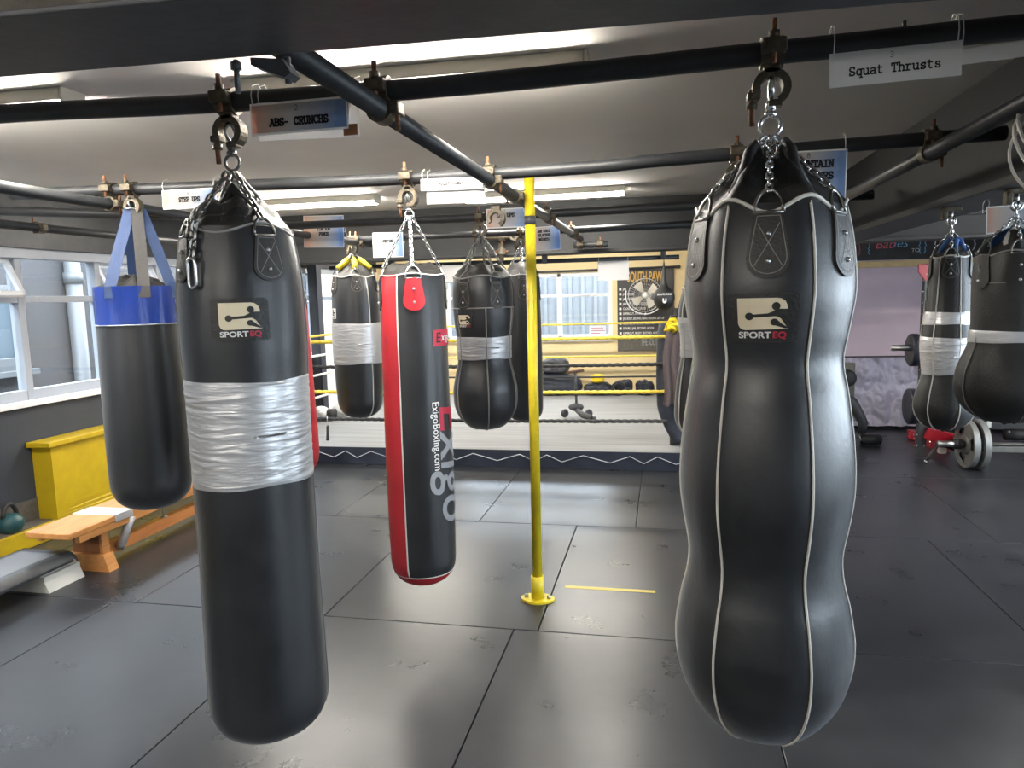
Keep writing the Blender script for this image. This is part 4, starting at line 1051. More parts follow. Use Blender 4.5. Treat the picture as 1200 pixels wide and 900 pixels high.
b.hanger(jz-.055, ends, jz, M_chrome, .013, .026, .015, .003, swivel=False)
rg = MB()
for i, t in enumerate((-50, 20, 80, 160)):
    e = b.P(t, b.zt, 0); a = Vector((b.X, b.Y, jz-.06)); rg.tube([a+(e-a)*.1, a+(e-a)*.3+X_*.01, a+(e-a)*.55, a+(e-a)*.8], [.007, .015, .012, .008], 8)
rg.build('rag_tie', M_rag, b.root)
rows9 = [(297, 1140, 1230), (312, 1137, 1233), (340, 1136, 1234), (365, 1137, 1234), (388, 1137, 1234), (404, 1135, 1237), (420, 1127, 1243), (434, 1121, 1248), (450, 1119, 1250)]
pr, ax = prof_px(rows9, Y9); pr = bottom(pr, ax, Y9, 497, 2.1)
b = Bag('punch_bag', 'black teardrop punch bag with one tape band cut by the right edge', ax, Y9, pr, fold=.03, fold_n=4)
b.body(M_leather2, n=84)
b.band(M_tape, onY(1180, 403, Y9-.13).z, onY(1180, 388.5, Y9-.13).z, off=.004, wob=.002)
pm = MB(); b.hoop(pm, b.zt, .004, .001, wave=.008); b.hoop(pm, onY(1180, 331, Y9-.12).z, .0025, .001)
for t in (25, -50, 100, 170, 240): b.mer(pm, t, z1=onY(1180, 388, Y9).z, r=.0026, off=.002)
pm.build('piping', M_gpipng, b.root)
b.cover(M_cover, b.zt+.08, .05, 4, .12)
ends = [b.tab(t, h=.13, w=.06, stitched=False, ring=M_dchain) for t in (10, -52, 100, 190)]
jz = beamclip((ax, Y9, 1.842), 'clip under the right beam holding the teardrop bag')
b.hanger(jz-.045, ends, jz, M_chrome, .013, .028, .016, .003, swivel=False)
rg = MB(); rg2 = MB()
for i, t in enumerate((-60, -15, 40, 95, 170)):
    e = b.P(t, b.zt+.0, 0); a = Vector((b.X, b.Y, jz-.07)); (rg if i % 2 == 0 else rg2).tube([a+(e-a)*.15, a+(e-a)*.35, a+(e-a)*.6, a+(e-a)*.75], [.009, .016, .018, .010], 8)
rg.build('rag_tie', M_rag, b.root); rg2.build('rag_tie', M_jwhite, b.root, label='white rag tie')

# ================================================================== SIGNS
def sign(corner_px, Y, label, m, lines, num=None, ties=True, cat='sign', tz=None, name='hanging_sign', serif=True, extra=None):
    """corner_px: tl, tr, br, bl on the photo, for a card hanging in the plane Y; lines: (text, height fraction, v fraction, width scale)"""
    tl, tr, br, bl = [onY(x, y, Y) for x, y in corner_px]
    c = (tl+tr+br+bl)/4; ux = ((tr-tl)+(br-bl))/2; uy = ((tl-bl)+(tr-br))/2
    w, h = ux.length, uy.length; ux.normalize(); uy = (uy-ux*uy.dot(ux)).normalized(); nrm = Vector((0, -1, 0))
    t = thing(name, label, cat, c-uy*h/2)
    mb = MB(); mb.prism([(-w/2, -h/2), (w/2, -h/2), (w/2, h/2), (-w/2, h/2)], c, ux, uy, .0012); card = mb.build('card', m, t)
    if m is M_sign:
        mb = MB()
        for a in ((-w/2, -w/2+.004, -h/2, h/2), (w/2-.004, w/2, -h/2, h/2), (-w/2, w/2, -h/2, -h/2+.005), (-w/2, w/2, h/2-.005, h/2)):
            flat(mb, [[(a[0], a[2]), (a[1], a[2]), (a[1], a[3]), (a[0], a[3])]], c+nrm*.0011, ux, uy)
        mb.build('border', M_white, card)
    mb = MB()
    for text, hf, vf, xs in lines:
        flat(mb, strokes(text, h*hf, (.19 if m is M_sign else .13), .62, xs), c+nrm*.0016+uy*h*(vf-.5)+ux*w*(0 if extra is None else extra), ux, uy)
    if lines: mb.build('lettering', M_ink, card)
    if num:
        mb = MB(); flat(mb, strokes(num[0], h*num[1], .07, .62, 1), c+nrm*.0016+uy*h*(num[2]-.5)+ux*w*(num[3] if len(num) > 3 else -.02), ux, uy); mb.build('handwritten_number', M_ink, card)
    if ties:
        for s in (-1, 1):
            mb = MB(); p = c+ux*s*(w/2-.008)+uy*(h/2-.006); z1 = tz if tz else p.z+.05
            mb.tube([p+nrm*.001, Vector((p.x, Y-.006, (p.z+z1)/2)), Vector((p.x, Y+.0, z1)), Vector((p.x, Y+.03, z1+.012)), Vector((p.x, Y+.055, z1-.01)), Vector((p.x, Y+.052, z1-.045)), p-nrm*.001], .0014, 5)
            mb.build('cable_tie', M_tie, t)
    return t
SY = FY-.034
sign([(291, 122), (406, 113), (410, 150), (297, 160)], SY-.004, 'laminated orange to blue sign reading ABS- CRUNCHS on the near tube', M_sign, [('ABS- CRUNCHS', .30, .26, .92)], ('2', .22, .70), tz=2.028)
tl_ = sign([(300, 119), (421, 116), (421, 158), (303, 168)], SY+.004, 'white sheet hanging behind the crunches sign', M_paper, [], tz=2.026, name='paper_sheet', cat='paper')
mb = MB(); p = onY(411, 152, SY-.0005); mb.bx(p.x-.02, p.x+.016, SY+.0022, SY+.003, p.z-.012, p.z+.014); mb.build('photo_corner', M_woodd, tl_)
sign([(975, 63), (1131, 47), (1123, 88), (969, 104)], SY-.004, 'white card reading Squat Thrusts on the near tube', M_paper, [('Squat Thrusts', .33, .30, .96)], ('3', .23, .72), tz=2.033)
sign([(1124, 58), (1232, 43), (1232, 62), (1120, 77)], SY+.004, 'white strip tied behind the squat thrusts card at the right edge', M_paper, [], tz=2.036, name='paper_sheet', cat='paper')
SB = BY-.034
sign([(190, 222), (254, 221), (254, 241), (191, 247)], SB-.004, 'laminated sign reading STEP UPS beside the blue topped bag', M_sign, [('STEP UPS', .30, .36, .85)], ('4', .22, .70), tz=2.03)
sign([(493, 210), (566, 207), (564, 221), (493, 224)], SB-.004, 'white strip reading Squat Jumps on the second tube', M_paper, [('Squat Jumps', .42, .45, .82)], ('9', .3, .02), tz=2.0)
sign([(500, 220), (569, 218), (568, 236), (500, 240)], SB+.004, 'blank white card behind the squat jumps strip', M_paper, [], tz=2.0, name='paper_sheet', cat='paper')
sign([(906, 178), (993, 175), (991, 235), (906, 240)], SB-.004, 'laminated sign reading MOUNTAIN CLIMBERS behind the big front right bag', M_sign, [('MOUNTAIN', .17, .68, .92), ('CLIMBERS', .17, .45, .92)], ('8', .13, .86), tz=2.03, extra=.04)
ST = 4.25-.034
sign([(355, 253), (402, 252), (404, 290), (357, 290)], 4.6, 'laminated three line sign left of the yellow sleeved bag', M_sign, [('KICKS TO B', .15, .70, .72), ('(IN TOO', .14, .54, .72), ('PUNCH', .13, .38, .8)], None, tz=1.96)
sign([(436, 273), (472, 272), (473, 301), (438, 302)], 5.4-.038, 'pink and cream sign reading JUMPING against the far beam', M_sign, [('JUMPING', .15, .60, .72)], None, tz=1.98)
sign([(570, 245), (616, 243), (615, 266), (570, 268)], ST-.004, 'pale sign reading LEG UPS left of the top of the yellow pole', M_sign, [('LEG UPS', .24, .56, .9)], ('5', .15, .82), tz=1.99)
sign([(618, 267), (654, 264), (659, 292), (621, 295)], 5.0, 'pale three line weights sign just right of the yellow pole', M_sign, [('ARM CURLS', .14, .76, .68), ('(OR,WITHOUT', .13, .60, .62), ('WEIGHTS)', .13, .42, .72)], None, tz=1.93)
sign([(1157, 242), (1222, 238), (1222, 270), (1154, 275)], 3.30, 'orange and blue sign behind the teardrop bag at the right edge', M_sign, [], None, tz=1.835)
sign([(700, 306), (737, 305), (737, 328), (701, 329)], 6.165, 'grey paper hanging from the thin tube right of the yellow pole', M_paper, [], tz=1.80, name='paper_sheet', cat='paper')
sign([(518, 311), (546, 310), (546, 330), (518, 331)], 6.165, 'grey paper hanging from the thin tube left of the waisted bag', M_paper, [], tz=1.80, name='paper_sheet', cat='paper')

# cable coiled on the tube beside the right beam
mb = MB()
for k, (rx, rz, cx, cz, ph) in enumerate(((.060, .105, .965, 1.872, .0), (.075, .10, .985, 1.868, .5), (.050, .115, .985, 1.85, -.5))):
    pts = [(cx+rx*math.cos(a)+.018*math.sin(2*a+ph), 2.14+.05*k+.03*math.sin(a), cz+rz*math.sin(a+.2*k)) for a in [2*PI*i/28 for i in range(28)]]
    mb.tube(pts, .0042, 6, closed=True)
tag(mb.build('coiled_cable', M_cable), 'beige cable looped over the tube beside the right beam', 'cable')

# ================================================================== THE RING
RX0, RX1, RY0, RY1, RZ = -4.02, .42, 6.06, 9.8, .16
t = thing('boxing_ring', 'low boxing ring platform with pale canvas and dark laced apron', 'boxing ring', ((RX0+RX1)/2, (RY0+RY1)/2, 0))
MB().bx(RX0, RX1, RY0+.012, RY1, .012, RZ, .008).build('canvas', M_canvas, t)
ap = MB()
ap.grid(lambda u, v: Vector((RX0-.002+(RX1-RX0+.004)*u, RY0+.006*math.sin(u*90)*(1-v)-.004*v, .004+(RZ-.002)*v)), 120, 6)
ap.bx(RX1-.004, RX1+.008, RY0, RY1, .004, RZ-.002); ap.build('apron', M_apron, t, label='dark apron along the front')
lc = MB(); pts = []; x = RX0+.2; up = True
while x < RX1:
    pts.append((x, RY0-.008, .125 if up else .065)); x += .17+.06*math.sin(x*7); up = not up
lc.tube(pts, .0035, 5); lc.build('lacing', M_cord, t)
def rope(pts, r, m, label, twist=True, group='ring ropes'):
    a, b = Vector(pts[0]), Vector(pts[1]); L = (b-a).length; t = (b-a)/L; x = t.cross(Z_).normalized(); y = t.cross(x); n = int(L/.012)
    def fn(u, v):
        th = 2*PI*u; s = L*v; rr = r*(1+.16*math.cos(3*th-s*95)) if twist else r
        sag = -.012*math.sin(PI*v)
        return a+t*s+(x*math.cos(th)+y*math.sin(th))*rr+Z_*sag
    mb = MB(); mb.grid(fn, 12, n if twist else 40, wrap=True, capend=True); return tag(mb.build('ring_rope', m), label, 'rope', group)
fy = 6.32
PL, PRt = Vector((-3.85, fy, 0)), Vector((.08, fy+.08, 0))
for z, m, nm in ((.385, M_ropeb, 'lowest black'), (.645, M_ropey, 'second lowest yellow'), (.886, M_ropeb, 'third black'), (1.124, M_ropey, 'top yellow')):
    rope([(PL.x, fy, z), (PRt.x-.05, fy, z)], .016, m, '%s rope along the near side of the ring' % nm)
for z, m, nm in ((.20+.23, M_ropeb, 'dark lower'), (.70, M_ropey, 'yellow middle'), (1.128, M_ropey, 'yellow top'), (.94, M_ropew, 'pale third')):
    rope([(-3.85, 9.4, z), (.14, 9.4, z)], .012, m, '%s rope along the far side of the ring' % nm, twist=False)
for z, m, nm in ((.43, M_ropew, 'lowest'), (.68, M_ropew, 'middle'), (.90, M_ropew, 'upper'), (1.126, M_ropey, 'top')):
    rope([(-3.86, 6.4, z), (-3.86, 9.35, z)], .014, m, '%s rope along the window side of the ring' % nm, twist=False)
def post(x, y, label, padded=False):
    t = thing('corner_post', label, 'ring post', (x, y, RZ))
    MB().cyl((x, y, RZ), (x, y, 1.3), .045, n=20).build('post', M_blk, t)
    for z in (.40, .65, .88, 1.125):
        MB().cyl((x-.06, y, z), (x+.06, y, z), .02, n=12).build('turnbuckle', M_ropey if z in (.65, 1.125) else M_rubber, t)
    if padded:
        p = MB()
        def fn(u, v):
            th = 2*PI*u; z = .19+1.04*v; bend = .11*max(0, (.52-z)/.33)**1.5
            r = .118+.01*math.sin(th*3+z*6)-.02*max(0, v-.95)*10-.03*max(0, .25-v)
            return Vector((x-.035+bend+r*math.cos(th), y+r*.8*math.sin(th), z))
        p.grid(fn, 32, 24, wrap=True, capend=True); p.build('corner_pad', M_bag1, t, label='dark padded cover')
    return t
post(-3.86, fy, 'near left corner post of the ring, by the windows')
post(.10, fy+.08, 'near right corner post of the ring in a dark pad', True)
post(-3.86, 9.4, 'far left corner post of the ring')
post(.18, 9.4, 'far right corner post of the ring')
# upright dark column by the left windows
t = thing('steel_column', 'dark square steel column standing at the left end of the ring', 'column', (-3.98, 7.78, RZ))
MB().bx(-4.03, -3.93, 7.73, 7.83, RZ, ZC, .004).build('column_shaft', M_blk, t)
MB().bx(-3.93, -3.905, 7.71, 7.83, RZ, 2.0).build('cover_strip', M_apron, t)
# blind and white pegboard by that column
tag(MB().bx(XL+.005, XL+.035, 7.1, 7.52, 1.60, 1.83, .004).build('roller_blind', M_blind), 'brown rolled blind at the top of the window beside the dark column', 'blind')
t = thing('peg_panel', 'white panel with hooks above the yellow sleeved bag beside the dark column', 'panel', (-4.0, 8.2, 1.5))
MB().bx(XL+.02, XL+.04, 7.88, 8.9, 1.56, 1.83, .003).build('panel_board', M_frameW, t)
for k in range(4):
    mb = MB(); y = 7.98+.22*k; mb.tube([(XL+.042, y, 1.79), (XL+.07, y, 1.78), (XL+.07, y+.03, 1.66), (XL+.05, y+.03, 1.62)], .006, 6); mb.build('hook', M_steel, t)
mb = MB().bx(XL+.02, XL+.05, 7.9, 9.7, RZ, 1.52, .004); tag(mb.build('wall_board', M_frameW), 'tall pale board leaning on the wall behind the yellow sleeved bag', 'board')
tag(MB().cyl((-4.05, 9.7, 1.74), (-2.7, 9.7, 1.74), .035, n=14).build('grey_rail', M_frame), 'grey tubular rail on the far wall behind the yellow sleeved bag', 'rail')
tag(MB().bx(-3.9, -3.12, YB-.03, YB-.002, RZ, 1.9, .006).build('panel_door', M_frameW), 'white panelled door in the far wall left of the red striped bag', 'door')
# curtain pole over the far window
t = thing('blind_pole', 'thin dark pole along the top of the far window', 'pole', (-1.8, 9.86, 1.80))
MB().cyl((-3.1, 9.86, 1.815), (.2, 9.86, 1.835), .016, n=12).build('pole', M_blk, t)
for x in (-3.1, .2): MB().sphere((x, 9.86, 1.815 if x < 0 else 1.835), .026, 12, 8).build('finial', M_blk, t)

# poster
t = thing('gym_poster', 'dark SOUTH PAW poster with gold title and ten white lines', 'poster', (-.235, 9.88, .72))
px0, px1, pz0, pz1 = -.61, .14, .72, 1.835
po = MB().bx(px0, px1, 9.878, 9.886, pz0, pz1).build('poster_sheet', M_poster, t)
def ptxt(text, x, z, size, m, name, bold=.0, sx=1.0, align='LEFT', space=1.0):
    mb = MB(); flat(mb, font_polys(text, size, bold, align, sx=sx, space=space), (x, 9.8765, z), X_, Z_); return mb.build(name, m, po)
ptxt('SOUTH PAW', -.245, 1.655, .19, M_gold, 'title', .02, .415, 'CENTER')
ls = ['JAB', 'JAB, CROSS', 'JAB, CROSS, HOOK', 'JAB, LEFT HOOK, CROSS', 'CROSS, HOOK, CROSS', 'UPPERCUT, HOOK', 'JAB, BODY, SECOND, HEAD, SECOND, LEFT UP', 'SECOND, UPPERCUT, SECOND, HOOK', 'DOUBLE JAB, SECOND, HOOK', 'UPPERCUT, BODY, SECOND, HOOK']
bx_ = MB()
for i, l in enumerate(ls):
    z = 1.545-.066*i
    bx_.bx(-.585, -.555, 9.875, 9.878, z-.002, z+.030)
    ptxt(l, -.535, z, .042, M_white, 'text_line', .02, .72 if len(l) < 34 else .62)
bx_.build('bullet', M_white, po)
ptxt('THE SOUTHPAW', -.12, .80, .12, M_greyp, 'foot_text', .01, .38, 'CENTER')
MB().bx(px0+.004, px1-.004, 9.8775, 9.8785, pz0, .925).build('foot_panel', M_conc, po)
# wall fan
t = thing('wall_fan', 'silver caged fan in front of the dark poster', 'fan', (-.235, 9.55, 1.2))
fc = Vector((-.235, 9.62, 1.475)); fr = .215
cg = MB()
for k in range(40):
    a = 2*PI*k/40; d = X_*math.cos(a)+Z_*math.sin(a); cg.tube([fc+d*.03-Y_*.075, fc+d*fr*.6-Y_*.07, fc+d*fr*.97-Y_*.02], .0016, 4)
for R in (fr, fr*.66, fr*.35): ringm(cg, fc-Y_*(.0 if R == fr else .07), R, .006 if R == fr else .002, X_, Z_, 40, 6)
cg.build('cage', M_steel, t)
for k in range(4):
    bl = MB(); a0 = math.radians(90*k+35)
    bl.grid(lambda u, v: fc+(X_*math.cos(a0+(v-.5)*.75)+Z_*math.sin(a0+(v-.5)*.75))*(.05+.13*u)+Y_*(.03*(v-.5)-.02), 8, 8); bl.build('blade', M_lampbody, t)
MB().lathe([(.045, 0), (.045, .1), (.02, .13)], fc+Y_*(-.05), 18, Matrix.Rotation(-PI/2, 3, 'X')).build('motor', M_lampbody, t)
hb = MB(); hb.sphere(fc-Y_*.075, (.035, .015, .035), 14, 8); hb.build('hub', M_white, t)
yk = MB(); yk.tube([fc+(X_*math.cos(a)+Z_*math.sin(a))*.25 for a in [math.radians(165+13.5*i) for i in range(12)]], .007, 8); yk.build('yoke', M_frameW, t)
MB().cyl(fc+Vector((0, .0, -.25)), (fc.x, 9.875, fc.z-.25), .012, n=10).build('wall_arm', M_frameW, t)
# maize bag on a strap under the beam
t = thing('maize_bag', 'small round black bag on a long tapering strap in front of the poster', 'punch ball', (.02, 6.2, 1.38))
mc = onY(778, 349, 6.2)
mp = MB(); mp.lathe([(.002, -.105), (.035, -.10), (.066, -.075), (.082, -.04), (.089, -.005), (.086, .03), (.07, .06), (.045, .085), (.028, .11), (.018, .16), (.014, .22), (.009, .27), (.004, .30), (.002, .33)], mc, 28); mp.build('ball', M_leather2, t)
mk = MB(); flat(mk, font_polys('SOUTHPAW', .022, .02, 'CENTER'), mc+Vector((.006, -.092, .022)), Vector((1, 0, 0)), Z_); mk.build('lettering', M_white, t)
mk = MB(); cE = mc+Vector((.006, -.0915, -.022))
flat(mk, [[(-.016, .018), (-.006, .018), (-.006, -.004), (.006, -.004), (.006, .018), (.016, .018), (.016, -.01), (.006, -.022), (-.006, -.022), (-.016, -.01)]], cE, X_, Z_); mk.build('emblem', M_white, t)
# notice on the far window
t = thing('window_notice', 'small white notice stuck on the far window', 'notice', (-.95, 9.95, .93))
nn = MB().bx(-1.0, -.77, 9.945, 9.952, .93, 1.075).build('notice_sheet', M_paper, t)
mb = MB()
for k, w in enumerate((.17, .19, .12)): mb.bx(-.975, -.975+w, 9.943, 9.945, 1.035-.036*k, 1.043-.036*k)
mb.build('red_line', M_redp, nn)

# towels and wraps on the near right corner post
def drape(name, x0, x1, y, z1, z0, m, label, amp=.02, ph=0, skew=0):
    mb = MB()
    mb.grid(lambda u, v: Vector((x0+(x1-x0)*u+skew*(1-v)+.012*math.sin(v*7+ph), y-.05*math.sin(min(1, (1-v)*8)*PI/2)+amp*math.sin(u*15+ph+2*v)*(1-v*.7), z0+(z1-z0)*v-.03*abs(math.sin(u*5+ph))*(1-v)))
            , 24, 24)
    b = len(mb.v)//1
    vs = [v+Vector((0, .012, 0)) for v in mb.v]; fs = [tuple(reversed(f)) for f in mb.f]; mb.add(vs, fs)
    return tag(mb.build(name, m), label, name)
drape('towel', .02, .17, 6.27, 1.21, .56, M_cloth1, 'brown towel hanging on the padded ring post', ph=.5, skew=-.03)
drape('shirt', .16, .27, 6.285, 1.10, .66, M_cloth2, 'pale grey shirt hanging behind the brown towel on the padded ring post', ph=1.5)
drape('vest', .11, .20, 6.33, .62, .43, M_cloth2, 'pale cloth hanging lowest on the padded ring post', ph=2.2)
wr_ = MB()
for k in range(8):
    c = Vector((.045+.075*(k/7), 6.25-.02*(k % 3), 1.195+.03*math.sin(k*2.7)+.012*k*(k < 5)))
    wr_.tube([c+Vector((-.03, 0, -.02+.01*(k % 2))), c+Vector((-.012, -.01, .012)), c+Vector((.012, -.008, .016)), c+Vector((.032, 0, -.015))], [.015, .021, .02, .014], 8)
tag(wr_.build('hand_wraps', M_wrap), 'bunched yellow hand wraps on top of the padded ring post', 'hand wraps')
# scooter on the canvas
t = thing('scooter', 'small three wheeled scooter standing on the ring canvas', 'scooter', (-.93, 7.75, RZ))
sc_ = MB(); sc_.cyl((-.935, 7.78, .30), (-.945, 7.80, .665), .014, n=12); sc_.build('stem', M_bag2, t)
sc_ = MB(); sc_.tube([(-1.03, 7.80, .655), (-.945, 7.80, .667), (-.85, 7.80, .682)], .016, 10); sc_.build('handlebar', M_brown, t)
sc_ = MB(); sc_.sphere((-.94, 7.78, .275), (.085, .06, .045), 16, 10); sc_.build('front_fork', M_bag2, t)
for x in (-1.065, -.80):
    w = MB(); w.lathe([(.02, -.014), (.042, -.016), (.048, 0), (.042, .016), (.02, .014)], (x, 7.77, RZ+.048), 20, Matrix.Rotation(-.75, 3, 'Z') @ Matrix.Rotation(PI/2, 3, 'Y')); w.build('wheel', M_bag2, t)
sc_ = MB(); sc_.tube([(-.92, 7.74, .245), (-.85, 7.62, .215), (-.74, 7.47, .205)], [.03, .035, .03], 10); sc_.build('deck', M_bag2, t)
w = MB(); w.lathe([(.012, -.014), (.034, -.015), (.038, 0), (.034, .015), (.012, .014)], (-.705, 7.42, RZ+.038), 16, Matrix.Rotation(PI/2, 3, 'Y')); w.build('wheel', M_rubber, t)
# kit lying along the far side of the ring
def blob(name, c, r, m, label, cat, seed=0, amp=.12):
    rnd = random.Random(seed); ph = [rnd.uniform(0, 6) for _ in range(6)]; mb = MB(); mb.sphere(c, r, 64, 34)
    c = Vector(c)
    for i, v in enumerate(mb.v):
        d = v-c; q = Vector((d.x/r[0], d.y/r[1], d.z/r[2])); e = (abs(q.x)**3.2+abs(q.y)**3.2+abs(q.z)**3.2)**(1/3.2) or 1; q = q/e
        n_ = noise.noise(Vector((q.x*r[0]*9+seed, q.y*r[1]*9, q.z*r[2]*9)))*amp*1.5+noise.noise(Vector((q.x*r[0]*26, q.y*r[1]*26+seed, q.z*r[2]*26)))*amp
        v2 = c+Vector((q.x*r[0]*(1+n_*.25), q.y*r[1]*(1+n_), q.z*r[2]*(1+n_))); v2.z = max(v2.z, c.z-r[2]*.95); mb.v[i] = v2
    return tag(mb.build(name, m), label, cat)
blob('holdall', (-1.62, 9.58, .30), (.55, .16, .15), M_bag1, 'long dark holdall lying along the far edge of the ring', 'bag', 3, .08)
blob('rucksack', (-1.43, 9.60, .555), (.185, .12, .105), M_bag2, 'dark rucksack sitting on top of the long holdall', 'bag', 5, .12)
blob('kit_bag', (-.86, 9.58, .245), (.19, .12, .085), M_bag1, 'dark kit bag behind the scooter', 'bag', 8, .12)
blob('glove_pad', (-.86, 9.56, .385), (.09, .07, .055), M_wrap, 'yellow training pad lying among the dark kit', 'pad', 9, .1)
for c, lb in (((-.52, 9.64, .255), 'dark head guard lying right of the coiled strap'), ((-.24, 9.58, .255), 'dark glove at the right end of the kit row')):
    blob('head_guard' if 'head' in lb else 'boxing_glove', c, (.12, .11, .095), M_bag1, lb, 'head guard' if 'head' in lb else 'boxing glove', int(c[0]*100), .2)
mb = MB(); ringm(mb, (-.58, 9.50, .258), .085, .014, X_, Z_); ringm(mb, (-.58, 9.53, .243), .07, .012, X_, Z_); tag(mb.build('coiled_strap', M_bag2), 'coiled dark strap standing beside the yellow pad', 'strap')
t = thing('glove_pair', 'white and black boxing gloves lying at the left end of the canvas', 'boxing gloves', (-3.72, 7.5, RZ))
for x, y, m in ((-3.80, 7.42, M_glovew), (-3.64, 7.60, M_glovew)):
    gm = MB(); gm.sphere((x, y, RZ+.085), (.11, .085, .082), 18, 12); g_ = gm.build('glove', m, t)
    gm = MB(); gm.sphere((x+.05, y-.07, RZ+.09), (.05, .035, .035), 12, 8); gm.build('thumb', m, g_)
    gm = MB(); gm.cyl((x+.08, y, RZ+.08), (x+.17, y+.02, RZ+.075), .055, .06, n=16); gm.build('cuff', M_rubber, g_)
# skipping rope handle hung on the lowest rope
hx = onY(383.5, 490, 6.30)
t = thing('skipping_rope', 'black skipping rope handle dangling from the lowest ring rope', 'skipping rope', (hx.x, 6.30, .2))
e0 = onY(384, 499, 6.30); e1 = onY(384, 516, 6.30)
MB().tube([(hx.x, 6.30, .41), (hx.x, 6.295, .36), e0], .003, 6).build('cord', M_ropew, t)
MB().tube([e0+Z_*.005, e0-Z_*.01, (e0+e1)/2, e1], [.008, .014, .013, .016], 10).build('handle', M_rubber, t)
# steps up to the ring
t = thing('ring_steps', 'low pale grey wooden step block against the ring apron', 'steps', (-3.4, 5.85, 0))
MB().bx(-3.85, -3.17, 5.74, 6.03, .10, .145, .004).build('tread', M_stepw, t)
MB().bx(-3.82, -3.20, 5.78, 6.03, 0, .10, .004).build('riser', M_conc, t)
MB().bx(-3.8, -3.22, 5.88, 6.03, .145, .19, .004).build('tread', M_stepw, t)

# ================================================================== LEFT SIDE
struct('trim_5', MB().bx(XL, -3.92, YF, 5.6, 0, .117, .006), M_yellow)
struct('trim_6', MB().bx(XL, -3.945, YF, 3.87, .117, .123, .002), M_conc)
t = thing('yellow_box', 'yellow painted boxed cover with a flared foot against the window wall', 'boxing', (-4.0, 4.4, .117))
pf = [(XL+.006, .118), (-3.86, .118), (-3.872, .135), (-3.895, .16), (-3.91, .20), (-3.915, .26), (-3.915, .605), (XL+.006, .605)]
mb = MB(); n = len(pf); y0, y1 = 3.88, 5.25
vs = [(x, y0, z) for x, z in pf]+[(x, y1, z) for x, z in pf]
# keep the near end square: the flare starts a little way in
for i in (1, 2, 3, 4): vs[i] = (-3.915, y0, pf[i][1])
mb.add(vs, [tuple(range(n)), tuple(reversed(range(n, 2*n)))]+[(i, n+i, n+(i+1) % n, (i+1) % n) for i in range(n)], False)
mb.build('front_panel', M_yellow, t)
MB().bx(XL+.006, -3.885, 3.84, 5.27, .605, .64, .005).build('cap_board', M_yellow, t)
# kettlebell on the ledge
t = thing('kettlebell', 'teal kettlebell with a black handle on the concrete ledge', 'kettlebell', (-4.0, 3.60, .123))
kc = Vector((-3.985, 3.60, .123))
MB().lathe([(.045, 0), (.062, .012), (.074, .042), (.072, .078), (.052, .105), (.025, .118)], kc, 24).build('body', M_kettle, t)
kh = MB(); kh.tube([kc+Vector((.0, .048*math.cos(a), .10+.078*math.sin(a))) for a in [PI*i/10 for i in range(11)]], .014, 10); kh.build('handle', M_rubber, t)
# gymnastic bench
t = thing('gym_bench', 'long narrow wooden gymnastic bench with grey tape around its near end', 'bench', (-3.25, 4.5, 0))
BX0_, BX1_, BT = -3.385, -3.10, .305
MB().bx(BX0_, BX1_, 3.13, 5.9, BT-.035, BT, .006).build('seat', M_wood, t)
mb = MB().bx(BX1_-.035, BX1_-.004, 3.2, 5.85, BT-.075, BT-.034, .003).bx(BX0_+.004, BX0_+.035, 3.2, 5.85, BT-.075, BT-.034, .003); mb.build('apron_rail', M_wood, t)
for y in (3.42, 5.55):
    lg = MB(); lg.prism([(-.11, .09), (.10, .09), (.075, .14), (.085, .27), (-.10, .27)], (-3.235, y, 0), X_, Z_, .05); l_ = lg.build('leg', M_woodd, t)
    ft = MB(); ft.prism([(-.155, 0), (.15, 0), (.12, .095), (.09, .10), (-.12, .10)], (-3.24, y-.012, 0), X_, Z_, .075); ft.build('foot', M_wood, l_)
    sp = MB(); sp.bx(-3.155, -3.135, y-.035, y+.02, .09, .27, .003); sp.build('side_cleat', M_wood, l_)
MB().bx(-3.275, -3.205, 3.47, 5.5, .045, .115, .005).build('beam_rail', mat('orange lit pine', (.66, .26, .08), .4, c2=(.52, .19, .06), vscale=5, stretch=(6, .7, 6)), t)
tp = MB().bx(BX0_-.004, BX1_+.004, 3.46, 3.60, BT-.04, BT+.003, .002); tp.build('tape_wrap', M_tape, t)
st_ = MB(); st_.tube([(BX1_-.012, 3.60, BT-.045), (-3.13, 3.58, .2), (-3.16, 3.56, .10), (-3.19, 3.58, .075)], .026, 8); st_.build('tape_strap', M_tape, t)
st_ = MB(); q0 = onX(177, 596, -3.24); st_.cyl((-3.235, 4.03, .115), (-3.235, 4.03, BT-.03), .006, n=10); st_.cyl((-3.235, 4.03, .112), (-3.235, 4.03, .122), .025, n=12); st_.build('tie_rod', M_steel, t)
MB().bx(-3.36, -3.14, 3.9, 4.05, BT, BT+.003).build('tape_patch', M_stepw, t)
# aerobic step
t = thing('aerobic_step', 'grey aerobic step on pale end blocks at the left edge', 'step platform', (-3.36, 2.7, 0))
dk = MB()
def deck(u, v):
    x = -3.56+.36*u; y = 2.12+1.16*v; e = max(abs(u-.5)*2-.86, 0)/.14; ey = max(abs(v-.5)*2-.95, 0)/.05
    return Vector((x+(u-.5)*.0, y, .165-.045*e*e-.03*ey*ey))
dk.grid(deck, 25, 41); k0 = len(dk.v)
dk.bx(-3.545, -3.215, 2.14, 3.26, .10, .155); dk.build('deck', M_stepd, t)
MB().bx(-3.50, -3.26, 2.2, 3.2, .150, .1675, .004).build('grip_mat', M_step, t)
for y0, y1 in ((2.10, 2.34), (3.06, 3.30)):
    bk = MB(); bk.prism([(-.19, 0), (.19, 0), (.165, .055), (.165, .085), (.14, .085), (.14, .105), (-.14, .105), (-.165, .085), (-.165, .055)], (-3.38, (y0+y1)/2, 0), X_, Z_, y1-y0); bk.build('riser_block', M_stepw, t)
